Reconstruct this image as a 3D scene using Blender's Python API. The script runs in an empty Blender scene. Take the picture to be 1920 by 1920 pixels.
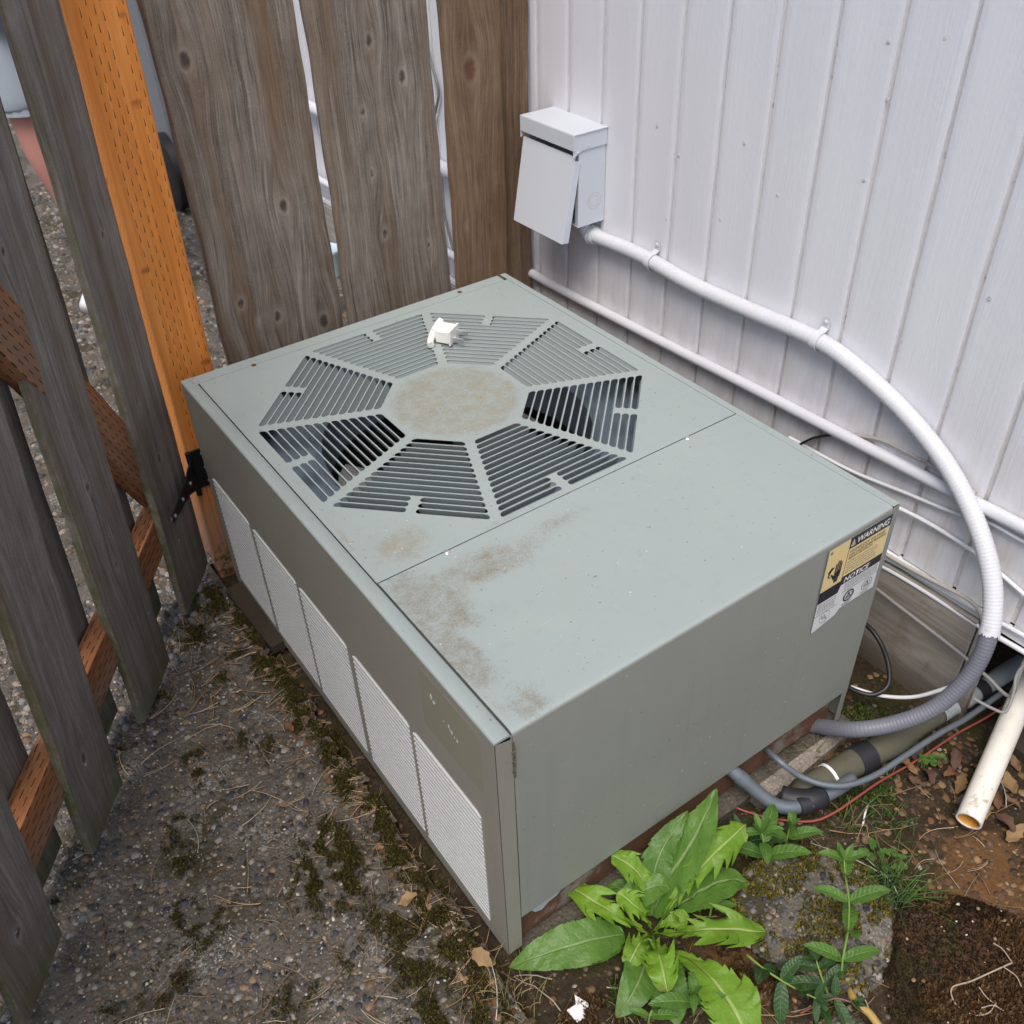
import bpy, bmesh, math, random
import numpy as np
from mathutils import Vector, Matrix, noise as mnoise
from mathutils.geometry import tessellate_polygon
random.seed(7); rng = np.random.RandomState(7)
R = math.radians
sc = bpy.context.scene
col = sc.collection

# ------------------------------------------------------------------ camera
CAM_F, CAM_ROT, CAM_LOC = 1784.47, (0.893928, 0.032149, -0.616646), (-0.38251, -0.63147, 1.49152)
cam_d = bpy.data.cameras.new('camera'); cam = bpy.data.objects.new('camera', cam_d); col.objects.link(cam)
cam_d.sensor_width = 36; cam_d.lens = 36*CAM_F/1920; cam_d.clip_start = .05; cam_d.clip_end = 400
cam.location = CAM_LOC; cam.rotation_euler = CAM_ROT
cam_d.dof.use_dof = True; cam_d.dof.focus_distance = 1.55; cam_d.dof.aperture_fstop = 11
sc.camera = cam
_cm = Matrix.LocRotScale(Vector(CAM_LOC), __import__('mathutils').Euler(CAM_ROT), None)

def at(px, py, ax, v):
    """point on the world plane  axis ax == v  that the photograph shows at pixel px, py"""
    d = _cm.to_3x3() @ Vector(((px-960)/CAM_F, -(py-960)/CAM_F, -1)); o = Vector(CAM_LOC)
    return o + d*((v-o[ax])/d[ax])
AX = dict(x=0, y=1, z=2)

# ------------------------------------------------------------------ light
SUN_EL, SUN_AZ = R(64), R(222)          # azimuth of the direction towards the sun, from +X counter-clockwise
w = bpy.data.worlds.new('World'); sc.world = w; w.use_nodes = True
wn = w.node_tree; wn.nodes.clear()
sky = wn.nodes.new('ShaderNodeTexSky'); sky.sky_type = 'NISHITA'; sky.sun_disc = False
sky.sun_elevation = SUN_EL; sky.sun_rotation = R(90)-SUN_AZ; sky.air_density = 1.0; sky.dust_density = 3.5; sky.ozone_density = 1.0
bg = wn.nodes.new('ShaderNodeBackground'); bg.inputs['Strength'].default_value = 0.10
wo = wn.nodes.new('ShaderNodeOutputWorld')
wn.links.new(sky.outputs[0], bg.inputs[0]); wn.links.new(bg.outputs[0], wo.inputs[0])
sl = bpy.data.lights.new('sun', 'SUN'); sl.energy = 1.5; sl.angle = R(34); sl.color = (1, .955, .89)
so = bpy.data.objects.new('sun', sl); col.objects.link(so)
so.rotation_euler = Vector((math.cos(SUN_AZ)*math.cos(SUN_EL), math.sin(SUN_AZ)*math.cos(SUN_EL), math.sin(SUN_EL))).to_track_quat('Z', 'Y').to_euler()
sc.view_settings.view_transform = 'Standard'; sc.view_settings.look = 'None'; sc.view_settings.gamma = 1
sc.view_settings.use_curve_mapping = False; sc.view_settings.exposure = 0.88
sc.cycles.max_bounces = 6; sc.cycles.diffuse_bounces = 4; sc.cycles.use_denoising = True

# ------------------------------------------------------------------ mesh helpers
class MB:
    def __init__(s): s.v = []; s.f = []; s.uvfix = None
    def add(s, vs, fs):
        o = len(s.v); s.v += [tuple(p) for p in vs]; s.f += [tuple(i+o for i in f) for f in fs]; return s
    def box(s, c, d, m=None, ch=0.0):
        """chamfered box, centre c, size d, optional 3x3 rotation m"""
        hx, hy, hz = d[0]/2, d[1]/2, d[2]/2; c = Vector(c); ch = min(ch, hx*.45, hy*.45, hz*.45)
        if ch <= 0:
            P = [Vector((sx*hx, sy*hy, sz*hz)) for sx in (-1, 1) for sy in (-1, 1) for sz in (-1, 1)]
            F = [(0,1,3,2), (4,6,7,5), (0,4,5,1), (2,3,7,6), (0,2,6,4), (1,5,7,3)]
        else:
            P = []; idx = {}
            for sx in (-1, 1):
                for sy in (-1, 1):
                    for sz in (-1, 1):
                        for a in range(3):
                            q = [sx*(hx-ch), sy*(hy-ch), sz*(hz-ch)]; q[a] = (sx*hx, sy*hy, sz*hz)[a]
                            idx[(sx, sy, sz, a)] = len(P); P.append(Vector(q))
            F = []
            for a in range(3):
                b, d2 = (a+1) % 3, (a+2) % 3
                for sg in (-1, 1):
                    def k(i, j):
                        q = [0, 0, 0]; q[a] = sg; q[b] = i; q[d2] = j; return tuple(q)
                    loop = [idx[k(i, j)+(a,)] for i, j in ((-1,-1), (1,-1), (1,1), (-1,1))]
                    F.append(tuple(loop if sg > 0 else loop[::-1]))
                for sb in (-1, 1):
                    for sd in (-1, 1):
                        def kk(t):
                            q = [0, 0, 0]; q[a] = t; q[b] = sb; q[d2] = sd; return tuple(q)
                        lp = (idx[kk(-1)+(b,)], idx[kk(1)+(b,)], idx[kk(1)+(d2,)], idx[kk(-1)+(d2,)])
                        F.append(lp if sb*sd > 0 else lp[::-1])
            for sx in (-1, 1):
                for sy in (-1, 1):
                    for sz in (-1, 1):
                        t = (idx[(sx, sy, sz, 0)], idx[(sx, sy, sz, 1)], idx[(sx, sy, sz, 2)])
                        F.append(t if sx*sy*sz > 0 else t[::-1])
        if m is not None: P = [m @ p for p in P]
        return s.add([p+c for p in P], F)
    def tube(s, pts, r, n=10, cap=True, rfun=None):
        """swept tube through pts (list of Vector); r number or list"""
        pts = [Vector(p) for p in pts]; L = len(pts)
        T = []
        for i in range(L):
            t = pts[min(i+1, L-1)]-pts[max(i-1, 0)]; T.append(t.normalized())
        up = Vector((0, 0, 1)) if abs(T[0].z) < .9 else Vector((1, 0, 0))
        N = (up-T[0]*up.dot(T[0])).normalized(); vs = []
        for i in range(L):
            N = (N-T[i]*N.dot(T[i])).normalized(); B = T[i].cross(N)
            rr = r[i] if hasattr(r, '__len__') else r
            for k in range(n):
                a = 2*math.pi*k/n; vs.append(pts[i]+(N*math.cos(a)+B*math.sin(a))*rr)
        fs = [(i*n+k, i*n+(k+1) % n, (i+1)*n+(k+1) % n, (i+1)*n+k) for i in range(L-1) for k in range(n)]
        if cap: fs += [tuple(range(n-1, -1, -1)), tuple((L-1)*n+k for k in range(n))]
        return s.add(vs, fs)
    def lathe(s, prof, m, n=16):
        """profile [(r, z)] around the local z of matrix m"""
        vs = [m @ Vector((r*math.cos(2*math.pi*k/n), r*math.sin(2*math.pi*k/n), z)) for r, z in prof for k in range(n)]
        L = len(prof)
        fs = [(i*n+k, i*n+(k+1) % n, (i+1)*n+(k+1) % n, (i+1)*n+k) for i in range(L-1) for k in range(n)]
        fs += [tuple(range(n-1, -1, -1)), tuple((L-1)*n+k for k in range(n))]
        return s.add(vs, fs)
    def poly(s, loops, m, t):
        """flat sheet with holes: loops = [outer, hole, ...] of 2-D points, extruded by t along local -z of matrix m"""
        L3 = [[Vector((p[0], p[1], 0)) for p in l] for l in loops]
        flat = [p for l in L3 for p in l]; tri = tessellate_polygon(L3); n = len(flat)
        top = []
        for a, b, c in tri:
            nz = (flat[b]-flat[a]).cross(flat[c]-flat[a]).z
            if abs(nz) < 1e-12: continue
            top.append((a, b, c) if nz > 0 else (a, c, b))
        vs = [m @ p for p in flat]+[m @ (p-Vector((0, 0, t))) for p in flat]
        fs = top+[(a+n, c+n, b+n) for a, b, c in top]
        o = 0
        for li, l in enumerate(loops):
            k = len(l); area = sum(l[i][0]*l[(i+1) % k][1]-l[(i+1) % k][0]*l[i][1] for i in range(k))
            for i in range(k):
                a, b = o+i, o+(i+1) % k
                q = (a, a+n, b+n, b); fs.append(q if (area > 0) == (li == 0) else q[::-1])
            o += k
        return s.add(vs, fs)
    def build(s, name, mat, parent=None, smooth=False, angle=None, **kw):
        me = bpy.data.meshes.new(name); me.from_pydata(s.v, [], s.f); me.update()
        return link(name, me, mat, parent, smooth, angle, **kw)

def link(name, me, mat, parent=None, smooth=False, angle=None, **kw):
    if mat is not None and not me.materials: me.materials.append(mat)
    if smooth or angle is not None:
        me.polygons.foreach_set('use_smooth', [True]*len(me.polygons))
        if angle is not None:
            try: me.set_sharp_from_angle(angle=R(angle))
            except Exception: pass
    o = bpy.data.objects.new(name, me); col.objects.link(o)
    if parent is not None: o.parent = parent
    tag(o, **kw); return o
def tag(o, label=None, cat=None, group=None, kind=None):
    if label: o['label'] = label
    if cat: o['category'] = cat
    if group: o['group'] = group
    if kind: o['kind'] = kind
    return o
def empty(name, label, cat, loc=(0, 0, 0), group=None, rz=0):
    o = bpy.data.objects.new(name, None); col.objects.link(o); o.location = loc; o.rotation_euler = (0, 0, rz)
    o.empty_display_size = .05
    return tag(o, label, cat, group)
def smooth_path(pts, k=8):
    """Catmull-Rom through pts"""
    P = [Vector(p) for p in pts]; P = [P[0]*2-P[1]]+P+[P[-1]*2-P[-2]]; out = []
    for i in range(1, len(P)-2):
        a, b, c, d = P[i-1:i+3]
        for j in range(k):
            t = j/k
            out.append(.5*((2*b)+(c-a)*t+(2*a-5*b+4*c-d)*t*t+(3*b-a-3*c+d)*t**3))
    out.append(P[-2]); return out
def resample(pts, step):
    L = [0]
    for a, b in zip(pts, pts[1:]): L.append(L[-1]+(b-a).length)
    n = max(2, int(L[-1]/step)); out = []; j = 0
    for i in range(n+1):
        s = L[-1]*i/n
        while j < len(L)-2 and L[j+1] < s: j += 1
        f = (s-L[j])/max(1e-9, L[j+1]-L[j]); out.append(pts[j].lerp(pts[j+1], min(1, max(0, f))))
    return out
def P(*q):
    """path from (px, py, 'x'|'y'|'z', value) entries"""
    return [at(a, b, AX[c], d) for a, b, c, d in q]

# ------------------------------------------------------------------ material helpers
class Mat:
    def __init__(s, name, rough=.6, spec=.3, metal=0):
        s.m = bpy.data.materials.new(name); s.m.use_nodes = True; s.t = s.m.node_tree
        s.b = s.t.nodes['Principled BSDF']; s.b.inputs['Roughness'].default_value = rough
        s.b.inputs['Specular IOR Level'].default_value = spec; s.b.inputs['Metallic'].default_value = metal
    def nd(s, typ, ins=None, **pr):
        n = s.t.nodes.new('ShaderNode'+typ)
        for k, v in pr.items(): setattr(n, k, v)
        for k, v in (ins or {}).items():
            if v is None: continue
            i = n.inputs[k]
            if isinstance(v, bpy.types.NodeSocket): s.t.links.new(v, i)
            else: i.default_value = v
        return n
    def obj(s): return s.nd('TexCoord').outputs['Object']
    def attr(s, name, out='Vector'): return s.nd('Attribute', attribute_name=name).outputs[out]
    def scale(s, v, sc_, loc=(0, 0, 0)): return s.nd('Mapping', {'Vector': v, 'Scale': sc_, 'Location': loc}).outputs[0]
    def noise(s, v, scale, detail=3, rough=.55, dist=0): return s.nd('TexNoise', {'Vector': v, 'Scale': scale, 'Detail': detail, 'Roughness': rough, 'Distortion': dist}).outputs['Fac']
    def voro(s, v, scale, out='Distance', feature='F1'): return s.nd('TexVoronoi', {'Vector': v, 'Scale': scale}, feature=feature).outputs[out]
    def ramp(s, f, stops, interp='LINEAR'):
        n = s.nd('ValToRGB', {'Fac': f}); r = n.color_ramp; r.interpolation = interp
        while len(r.elements) < len(stops): r.elements.new(.5)
        for e, (p, c) in zip(r.elements, stops):
            e.position = p; e.color = (c, c, c, 1) if not hasattr(c, '__len__') else tuple(c)+(1,)*(4-len(c))
        return n.outputs['Color']
    def mix(s, f, a, b, mode='MIX'):
        n = s.nd('Mix', data_type='RGBA', blend_type=mode); n.clamp_factor = True
        for sk, v in ((n.inputs[0], f), (n.inputs[6], a), (n.inputs[7], b)):
            if isinstance(v, bpy.types.NodeSocket): s.t.links.new(v, sk)
            elif hasattr(v, '__len__'): sk.default_value = tuple(v)+(1,)*(4-len(v))
            else: sk.default_value = v
        return n.outputs[2]
    def math(s, op, a, b=None, c=None, clamp=False):
        n = s.nd('Math', operation=op, use_clamp=clamp)
        for i, v in enumerate((a, b, c)):
            if v is None: continue
            if isinstance(v, bpy.types.NodeSocket): s.t.links.new(v, n.inputs[i])
            else: n.inputs[i].default_value = v
        return n.outputs[0]
    def sep(s, v): return s.nd('SeparateXYZ', {'Vector': v}).outputs
    def sstep(s, f, a, b): return s.nd('MapRange', {'Value': f, 'From Min': a, 'From Max': b}, interpolation_type='SMOOTHSTEP').outputs[0]
    def blob(s, v, c, r, ang=0):
        """1 at c falling to 0 at elliptical radius r"""
        q = s.nd('Mapping', {'Vector': v, 'Location': c, 'Rotation': (0, 0, ang), 'Scale': (r[0], r[1], r[2] if len(r) > 2 else 1e3)}, vector_type='TEXTURE').outputs[0]
        d = s.nd('VectorMath', {0: q}, operation='LENGTH').outputs['Value']
        return s.math('SUBTRACT', 1, d, clamp=True)
    def set(s, color=None, rough=None, bump=None, bstr=.3, bdist=.002, normal2=None):
        if color is not None:
            if isinstance(color, bpy.types.NodeSocket): s.t.links.new(color, s.b.inputs['Base Color'])
            else: s.b.inputs['Base Color'].default_value = tuple(color)+(1,)
        if rough is not None:
            if isinstance(rough, bpy.types.NodeSocket): s.t.links.new(rough, s.b.inputs['Roughness'])
            else: s.b.inputs['Roughness'].default_value = rough
        if bump is not None:
            n = s.nd('Bump', {'Height': bump, 'Strength': bstr, 'Distance': bdist}); s.t.links.new(n.outputs[0], s.b.inputs['Normal'])
        return s.m

def simple(name, c, rough=.5, spec=.4, metal=0, var=.12, scale=40, bstr=.08, bdist=.001, dirt=None):
    m = Mat(name, rough, spec, metal); o = m.obj()
    n = m.noise(o, scale, 5, .6); n2 = m.noise(o, scale*.15, 3)
    a = tuple(x*(1-var) for x in c); b = tuple(min(1, x*(1+var)) for x in c)
    cc = m.mix(m.math('MULTIPLY_ADD', n2, .6, m.math('MULTIPLY', n, .4)), a, b)
    if dirt: cc = m.mix(m.sstep(m.noise(o, scale*.4, 6, .7), dirt[1], dirt[1]+.15), cc, dirt[0])
    return m.set(cc, bump=n, bstr=bstr, bdist=bdist)

def wood_mat(name, dark, mid, light, stain, stain_amt=.5, incise=False, moss=(.10, .105, .035), knotc=(.045, .036, .03), rough=.85):
    m = Mat(name, rough, .2); g = m.attr('gr'); o = m.obj()
    fine = m.noise(m.scale(g, (330, 9, 1)), 1, 5, .7, .15)
    mid_n = m.noise(m.scale(g, (75, 1.6, 1)), 1, 4, .6, .3)
    broad = m.noise(m.scale(g, (15, .8, 1), (3, 1, 0)), 1, 4, .55, .3)
    blot = m.noise(o, 7, 5, .65); fuzz = m.noise(o, 520, 3, .7)
    f = m.math('MULTIPLY_ADD', fine, .40, m.math('MULTIPLY_ADD', mid_n, .26, m.math('MULTIPLY_ADD', blot, .18, m.math('MULTIPLY', fuzz, .16))))
    c = m.ramp(f, [(.40, dark), (.50, mid), (.60, light)])
    st = m.math('MULTIPLY', m.sstep(broad, .46, .70), stain_amt)
    c = m.mix(st, c, m.mix(fine, tuple(x*.7 for x in stain), tuple(x*1.25 for x in stain)))
    spk = m.sstep(m.noise(o, 380, 2, .5), .66, .76)                       # pale dust specks
    c = m.mix(m.math('MULTIPLY', spk, .38), c, tuple(min(1, x*1.6) for x in light))
    crack = m.math('MULTIPLY', m.sstep(m.noise(m.scale(g, (55, .9, 1), (9, 4, 2)), 1, 2, .4, .8), .30, .265), .55)
    c = m.mix(crack, c, tuple(x*.45 for x in dark))
    kn = m.math('ADD', m.attr('kn', 'Fac'), m.math('MULTIPLY_ADD', m.noise(o, 90, 4, .7), .5, -.25)); kr = m.attr('kr', 'Fac'); k0 = m.attr('kn', 'Fac')
    halo = m.math('MULTIPLY', m.sstep(k0, .004, .25), m.math('MULTIPLY_ADD', m.math('SINE', m.math('MULTIPLY', kr, 34)), .22, m.noise(o, 60, 4, .7)))
    c = m.mix(m.math('MULTIPLY', halo, .42), c, tuple(min(1, x*1.15) for x in light))
    kf = m.math('MULTIPLY', m.sstep(kn, .40, .85), m.sstep(k0, .2, .5)); c = m.mix(m.math('MULTIPLY', kf, .85), c, m.mix(fuzz, tuple(x*.55 for x in knotc), tuple(x*1.5 for x in knotc)))
    ms = m.math('MULTIPLY', m.attr('moss', 'Fac'), m.sstep(m.noise(o, 24, 6, .7), .32, .60))
    c = m.mix(m.math('MULTIPLY', ms, .85), c, m.mix(m.noise(o, 170, 4), tuple(x*.5 for x in moss), tuple(x*1.5 for x in moss)))
    if incise:                                                             # rows of short knife cuts of the pressure treatment
        gx, gz_ = m.sep(g)[0], m.sep(g)[1]; ci = m.math('FLOOR', m.math('DIVIDE', gx, .012)); fx = m.math('FRACT', m.math('DIVIDE', gx, .012))
        fz = m.math('FRACT', m.math('ADD', m.math('DIVIDE', gz_, .034), m.math('ADD', m.math('MULTIPLY', ci, .44), m.math('MULTIPLY', mid_n, .3))))
        dd = m.math('MULTIPLY', m.math('LESS_THAN', m.math('ABSOLUTE', m.math('SUBTRACT', fx, .5)), .10), m.math('LESS_THAN', fz, .50)); c = m.mix(m.math('MULTIPLY', dd, .85), c, tuple(x*.3 for x in dark))
    h = m.math('SUBTRACT', m.math('MULTIPLY_ADD', fine, .7, m.math('MULTIPLY', mid_n, .5)), m.math('MULTIPLY', crack, .6))
    return m.set(c, bump=m.math('SUBTRACT', h, m.math('MULTIPLY', kf, .5)), bstr=.6, bdist=.0016)

M = {}
M['fence'] = wood_mat('weathered_cedar', (.085, .069, .056), (.192, .162, .136), (.335, .296, .256), (.165, .105, .058), .75)
M['fence_red'] = wood_mat('brown_cedar', (.105, .066, .040), (.185, .122, .078), (.285, .205, .142), (.20, .115, .06), .7, knotc=(.115, .048, .028))
M['gate'] = wood_mat('grey_cedar', (.112, .097, .083), (.205, .183, .162), (.31, .285, .258), (.155, .11, .072), .55)
M['rail'] = wood_mat('treated_rail', (.17, .075, .036), (.31, .125, .052), (.43, .205, .095), (.21, .17, .135), .55, incise=True)

def post_mat():
    m = Mat('incised_treated_lumber', .6, .25); g = m.attr('gr'); o = m.obj(); x, y, z = m.sep(o)
    fine = m.noise(m.scale(g, (150, 4, 1)), 1, 4, .6, .3); br = m.noise(m.scale(g, (30, 2, 1)), 1, 3, .5)
    c = m.ramp(m.math('MULTIPLY_ADD', fine, .5, m.math('MULTIPLY', br, .5)), [(.3, (.52, .165, .032)), (.5, (.69, .245, .052)), (.72, (.82, .35, .10))])
    gx = m.sep(g)[0]; gz = m.sep(g)[1]
    ci = m.math('FLOOR', m.math('DIVIDE', gx, .0118)); fx = m.math('FRACT', m.math('DIVIDE', gx, .0118))
    jit = m.noise(m.scale(g, (300, 38, 1)), 1, 1, .5)
    fz = m.math('FRACT', m.math('ADD', m.math('DIVIDE', gz, .029), m.math('ADD', m.math('MULTIPLY', ci, .44), m.math('MULTIPLY', jit, .25))))
    dx = m.math('ABSOLUTE', m.math('SUBTRACT', fx, .5))
    wdt = m.math('MULTIPLY', m.math('SUBTRACT', .75, fz), .105)
    d = m.math('MULTIPLY', m.math('LESS_THAN', dx, wdt), m.math('LESS_THAN', fz, .52))
    band = m.math('MULTIPLY', m.math('GREATER_THAN', gx, .012), m.math('SUBTRACT', 1, m.math('MULTIPLY', m.math('GREATER_THAN', gx, .0589), m.math('LESS_THAN', gx, .0707))))
    d = m.math('MULTIPLY', d, band)
    c = m.mix(m.math('MULTIPLY', d, .9), c, (.055, .025, .01))
    kn = m.attr('kn', 'Fac'); c = m.mix(m.math('MULTIPLY', m.sstep(kn, .2, .7), .8), c, (.34, .10, .02))
    low = m.math('MULTIPLY', m.sstep(z, .36, .02), m.math('ADD', .35, m.noise(m.scale(o, (60, 60, 9)), 1, 4)))
    c = m.mix(low, c, m.mix(fine, (.20, .085, .045), (.42, .27, .19)))
    gm = m.math('MULTIPLY', m.sstep(z, .10, .0), m.sstep(m.noise(o, 60, 5, .7), .45, .6)); c = m.mix(gm, c, (.06, .06, .025))
    return m.set(c, bump=m.math('SUBTRACT', m.math('MULTIPLY', fine, .4), d), bstr=.5, bdist=.0015)
M['post'] = post_mat()

def siding_mat():
    m = Mat('white_painted_siding', .55, .3); g = m.attr('gr'); o = m.obj(); z = m.sep(o)[2]
    w1 = m.noise(m.scale(g, (270, 4.0, 1)), 1, 3, .55, 1.0)
    rid = m.math('ABSOLUTE', m.math('SUBTRACT', m.math('FRACT', m.math('MULTIPLY', m.noise(m.scale(g, (12, .8, 1), (2, 5, 1)), 1, 2, .4, .6), 22)), .5))
    bl = m.noise(o, 90, 3)
    c = m.mix(m.noise(o, 5, 4), (.70, .705, .745), (.75, .755, .79))
    dots = m.sstep(m.noise(o, 70, 4, .75), .70, .76)
    c = m.mix(m.math('MULTIPLY', dots, .35), c, (.40, .36, .30))
    lowdirt = m.math('MULTIPLY', m.sstep(z, .42, .22), m.sstep(m.noise(m.scale(o, (30, 30, 4)), 1, 5, .7), .35, .75))
    c = m.mix(m.math('MULTIPLY', lowdirt, .5), c, (.50, .44, .36))
    h = m.math('ADD', m.math('MULTIPLY', w1, .55), m.math('MULTIPLY_ADD', rid, .20, m.math('MULTIPLY', bl, .45)))
    return m.set(c, bump=h, bstr=.46, bdist=.0022)
M['siding'] = siding_mat()
M['groove'] = simple('groove_paint', (.60, .58, .565), .7, .2, scale=60, var=.18, dirt=((.22, .18, .13), .56))
M['white_paint'] = simple('white_paint', (.74, .74, .76), .42, .4, scale=70, var=.05, bstr=.12, dirt=((.46, .40, .31), .68))
M['box_paint'] = simple('painted_steel_box', (.60, .635, .69), .32, .45, scale=30, var=.04, bstr=.05)
M['dark'] = simple('painted_darkness', (.012, .012, .013), .9, .1)  # near-black colour standing in for the darkness inside hollow spaces
M['plywood'] = None

def ply_mat():
    m = Mat('weathered_skirt_plywood', .8, .2); o = m.obj()
    g1 = m.noise(m.scale(o, (5, 3, 60), (0, 0, 0)), 1, 5, .6, 1.2); g2 = m.noise(m.scale(o, (3, 2, 14)), 1, 4, .6, 1.5)
    c = m.ramp(m.math('MULTIPLY_ADD', g1, .5, m.math('MULTIPLY', g2, .5)), [(.3, (.17, .145, .12)), (.5, (.30, .27, .235)), (.7, (.42, .385, .345))])
    c = m.mix(m.math('MULTIPLY', m.sstep(m.noise(o, 9, 5, .7), .52, .7), .7), c, (.16, .115, .07))
    z = m.sep(o)[2]; c = m.mix(m.math('MULTIPLY', m.sstep(z, .10, -.03), .75), c, (.07, .055, .035))
    return m.set(c, bump=g1, bstr=.3, bdist=.002)
M['plywood'] = ply_mat()

def paint_mat(name, base, blobs, amount=1.0, rough=.42, dirt=((.165, .148, .105), (.30, .275, .20)), op=.8):
    """enamel with its own dirt patches: blobs = [(centre, radii, angle, strength)] in object space"""
    m = Mat(name, rough, .4); o = m.obj()
    n = m.noise(o, 3.0, 4); c = m.mix(n, tuple(x*.93 for x in base), tuple(x*1.06 for x in base))
    fine = m.noise(o, 260, 4, .7); mid = m.noise(o, 48, 7, .74); tot = None
    for ce, ra, an, st in blobs:
        b = m.math('MULTIPLY', m.blob(o, ce, ra, an), st); tot = b if tot is None else m.math('MAXIMUM', tot, b)
    if tot is not None:
        tot = m.math('MINIMUM', m.math('MULTIPLY', tot, 1.35), .66); spk = m.noise(o, 330, 3, .6)
        f = m.math('ADD', m.math('MULTIPLY', tot, .85), m.math('MULTIPLY_ADD', mid, .85, m.math('MULTIPLY', spk, .60)))
        f = m.math('MULTIPLY', m.sstep(f, 1.06, 1.48), amount)
        f = m.math('MULTIPLY', f, m.sstep(tot, .0, .14))
        dc = m.mix(m.noise(o, 140, 4, .7), *dirt)
        c = m.mix(m.math('MULTIPLY', f, op), c, dc)
    film = m.sstep(m.noise(o, 11, 6, .7), .50, .74); c = m.mix(m.math('MULTIPLY', film, .17), c, (.36, .33, .26))
    sp = m.sstep(m.noise(o, 190, 1, .4), .755, .775); c = m.mix(m.math('MULTIPLY', sp, .7), c, (.10, .085, .06))
    wh = m.sstep(m.noise(m.scale(o, (1, 1, 1), (5, 3, 8)), 150, 1, .4), .788, .80); c = m.mix(wh, c, (.60, .58, .53))
    run = m.noise(m.scale(o, (38, 38, 1.6)), 1, 4, .65); c = m.mix(m.math('MULTIPLY', m.sstep(run, .52, .72), .16), c, tuple(x*.72 for x in base))
    scr = m.sstep(m.noise(m.nd('Mapping', {'Vector': o, 'Rotation': (0, 0, .5), 'Scale': (8, 210, 60)}).outputs[0], 1, 2, .5), .715, .74); c = m.mix(m.math('MULTIPLY', scr, .22), c, tuple(min(1, x*1.35) for x in base))
    rgh = m.math('MULTIPLY_ADD', mid, .22, rough-.08)
    return m.set(c, rough=rgh, bump=m.math('MULTIPLY_ADD', m.noise(o, 4.5, 3), 9, m.math('MULTIPLY', fine, .25)), bstr=.16, bdist=.0012)
SAGE = (.292, .338, .334); SAGE_SHADED = (.248, .256, .232)  # one enamel in two tones: skylight painted into tops, shade into upright faces
M['ac_side_shade'] = paint_mat('sage_enamel_side_shade', (.262, .254, .218), [((0, .55, -.02), (.6, .9, .13), 0, .55), ((.02, 0, 0), (.5, .5, .22), 0, .5)])  # darker, warmer base colour paints the shade on the upright side
M['ac_front_shade'] = paint_mat('sage_enamel_front_shade', SAGE_SHADED, [((.03, -.01, .49), (.02, .05, .06), 0, .7)])
M['ac_top'] = paint_mat('sage_enamel_top_lit', SAGE, [((.393, .70, .533), (.158, .158, .3), 0, 1.6), ((.10, .40, .533), (.12, .10, .3), .6, .62), ((.20, .42, .533), (.13, .06, .3), -.5, .40),
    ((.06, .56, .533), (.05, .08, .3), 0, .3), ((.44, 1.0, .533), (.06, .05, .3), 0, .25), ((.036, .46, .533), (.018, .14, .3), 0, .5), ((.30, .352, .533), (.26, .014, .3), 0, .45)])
M['ac_topf_lit'] = paint_mat('sage_enamel_service_top_lit', SAGE, [((.07, .26, .533), (.085, .16, .3), .2, .80), ((.045, .16, .533), (.055, .17, .3), .15, .80), ((.036, .19, .533), (.016, .22, .3), 0, .75), ((.18, .28, .533), (.20, .075, .3), -.05, .66),
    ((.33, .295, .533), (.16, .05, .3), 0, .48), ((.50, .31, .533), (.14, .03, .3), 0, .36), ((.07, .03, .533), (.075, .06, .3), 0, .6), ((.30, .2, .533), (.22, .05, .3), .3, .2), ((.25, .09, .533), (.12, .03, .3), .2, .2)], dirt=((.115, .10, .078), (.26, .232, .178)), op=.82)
M['guard'] = simple('coil_guard_paint', (.50, .51, .52), .45, .4, scale=120, var=.10, dirt=((.10, .085, .06), .66))
M['slat'] = simple('sage_louver', (.305, .35, .345), .42, .4, scale=50, var=.06)
M['coil'] = simple('dark_coil', (.03, .03, .03), .7, .3)
M['inner'] = simple('inner_sheet', (.20, .225, .21), .5, .4)
M['shroud'] = simple('galvanised_shroud', (.17, .215, .27), .38, .5, metal=.3)
M['fanblade'] = simple('fan_blade_aluminium', (.28, .28, .28), .45, .4, metal=.2)
M['black_plastic'] = simple('black_plastic', (.012, .012, .013), .4, .5)
M['rust'] = simple('rusty_base', (.125, .062, .038), .85, .2, scale=34, var=.55, bstr=.5, bdist=.002, dirt=((.21, .19, .165), .52))
M['bare'] = simple('primer_patch', (.40, .43, .45), .6, .3, scale=80, var=.2)
M['rustdot'] = simple('rust_screw', (.12, .045, .02), .8, .2)
M['zinc'] = simple('zinc_screw', (.6, .6, .62), .3, .6, metal=.7)
M['hinge'] = simple('black_powder_coat', (.010, .010, .011), .38, .5, var=.3)
M['ink'] = simple('label_ink', (.018, .018, .026), .45, .4)
M['ink_grey'] = simple('label_small_print', (.16, .155, .15), .5, .4)
M['label_yellow'] = simple('label_tan_field', (.74, .57, .27), .4, .45, var=.05, scale=20)
M['label_white'] = simple('label_white_field', (.66, .67, .68), .4, .45, var=.04)
M['label_wtext'] = simple('label_white_print', (.78, .77, .72), .4, .4)
M['pvc'] = simple('old_pvc', (.74, .71, .64), .45, .4, scale=38, var=.10, dirt=((.36, .28, .18), .58))
M['pvc_in'] = simple('rust_stained_bore', (.62, .30, .06), .7, .3, var=.4)
M['conduit_grey'] = simple('grey_flex_conduit', (.15, .155, .185), .45, .4, scale=60, var=.08)
M['white_cond'] = simple('white_conduit_paint', (.63, .64, .675), .42, .4, scale=60, var=.08, dirt=((.46, .41, .33), .62))
M['white_cable'] = simple('white_cable', (.70, .71, .73), .4, .4, dirt=((.3, .27, .22), .66))
M['dusty_cable'] = simple('dusty_white_cable', (.42, .40, .36), .6, .3, dirt=((.14, .11, .08), .60))
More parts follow.
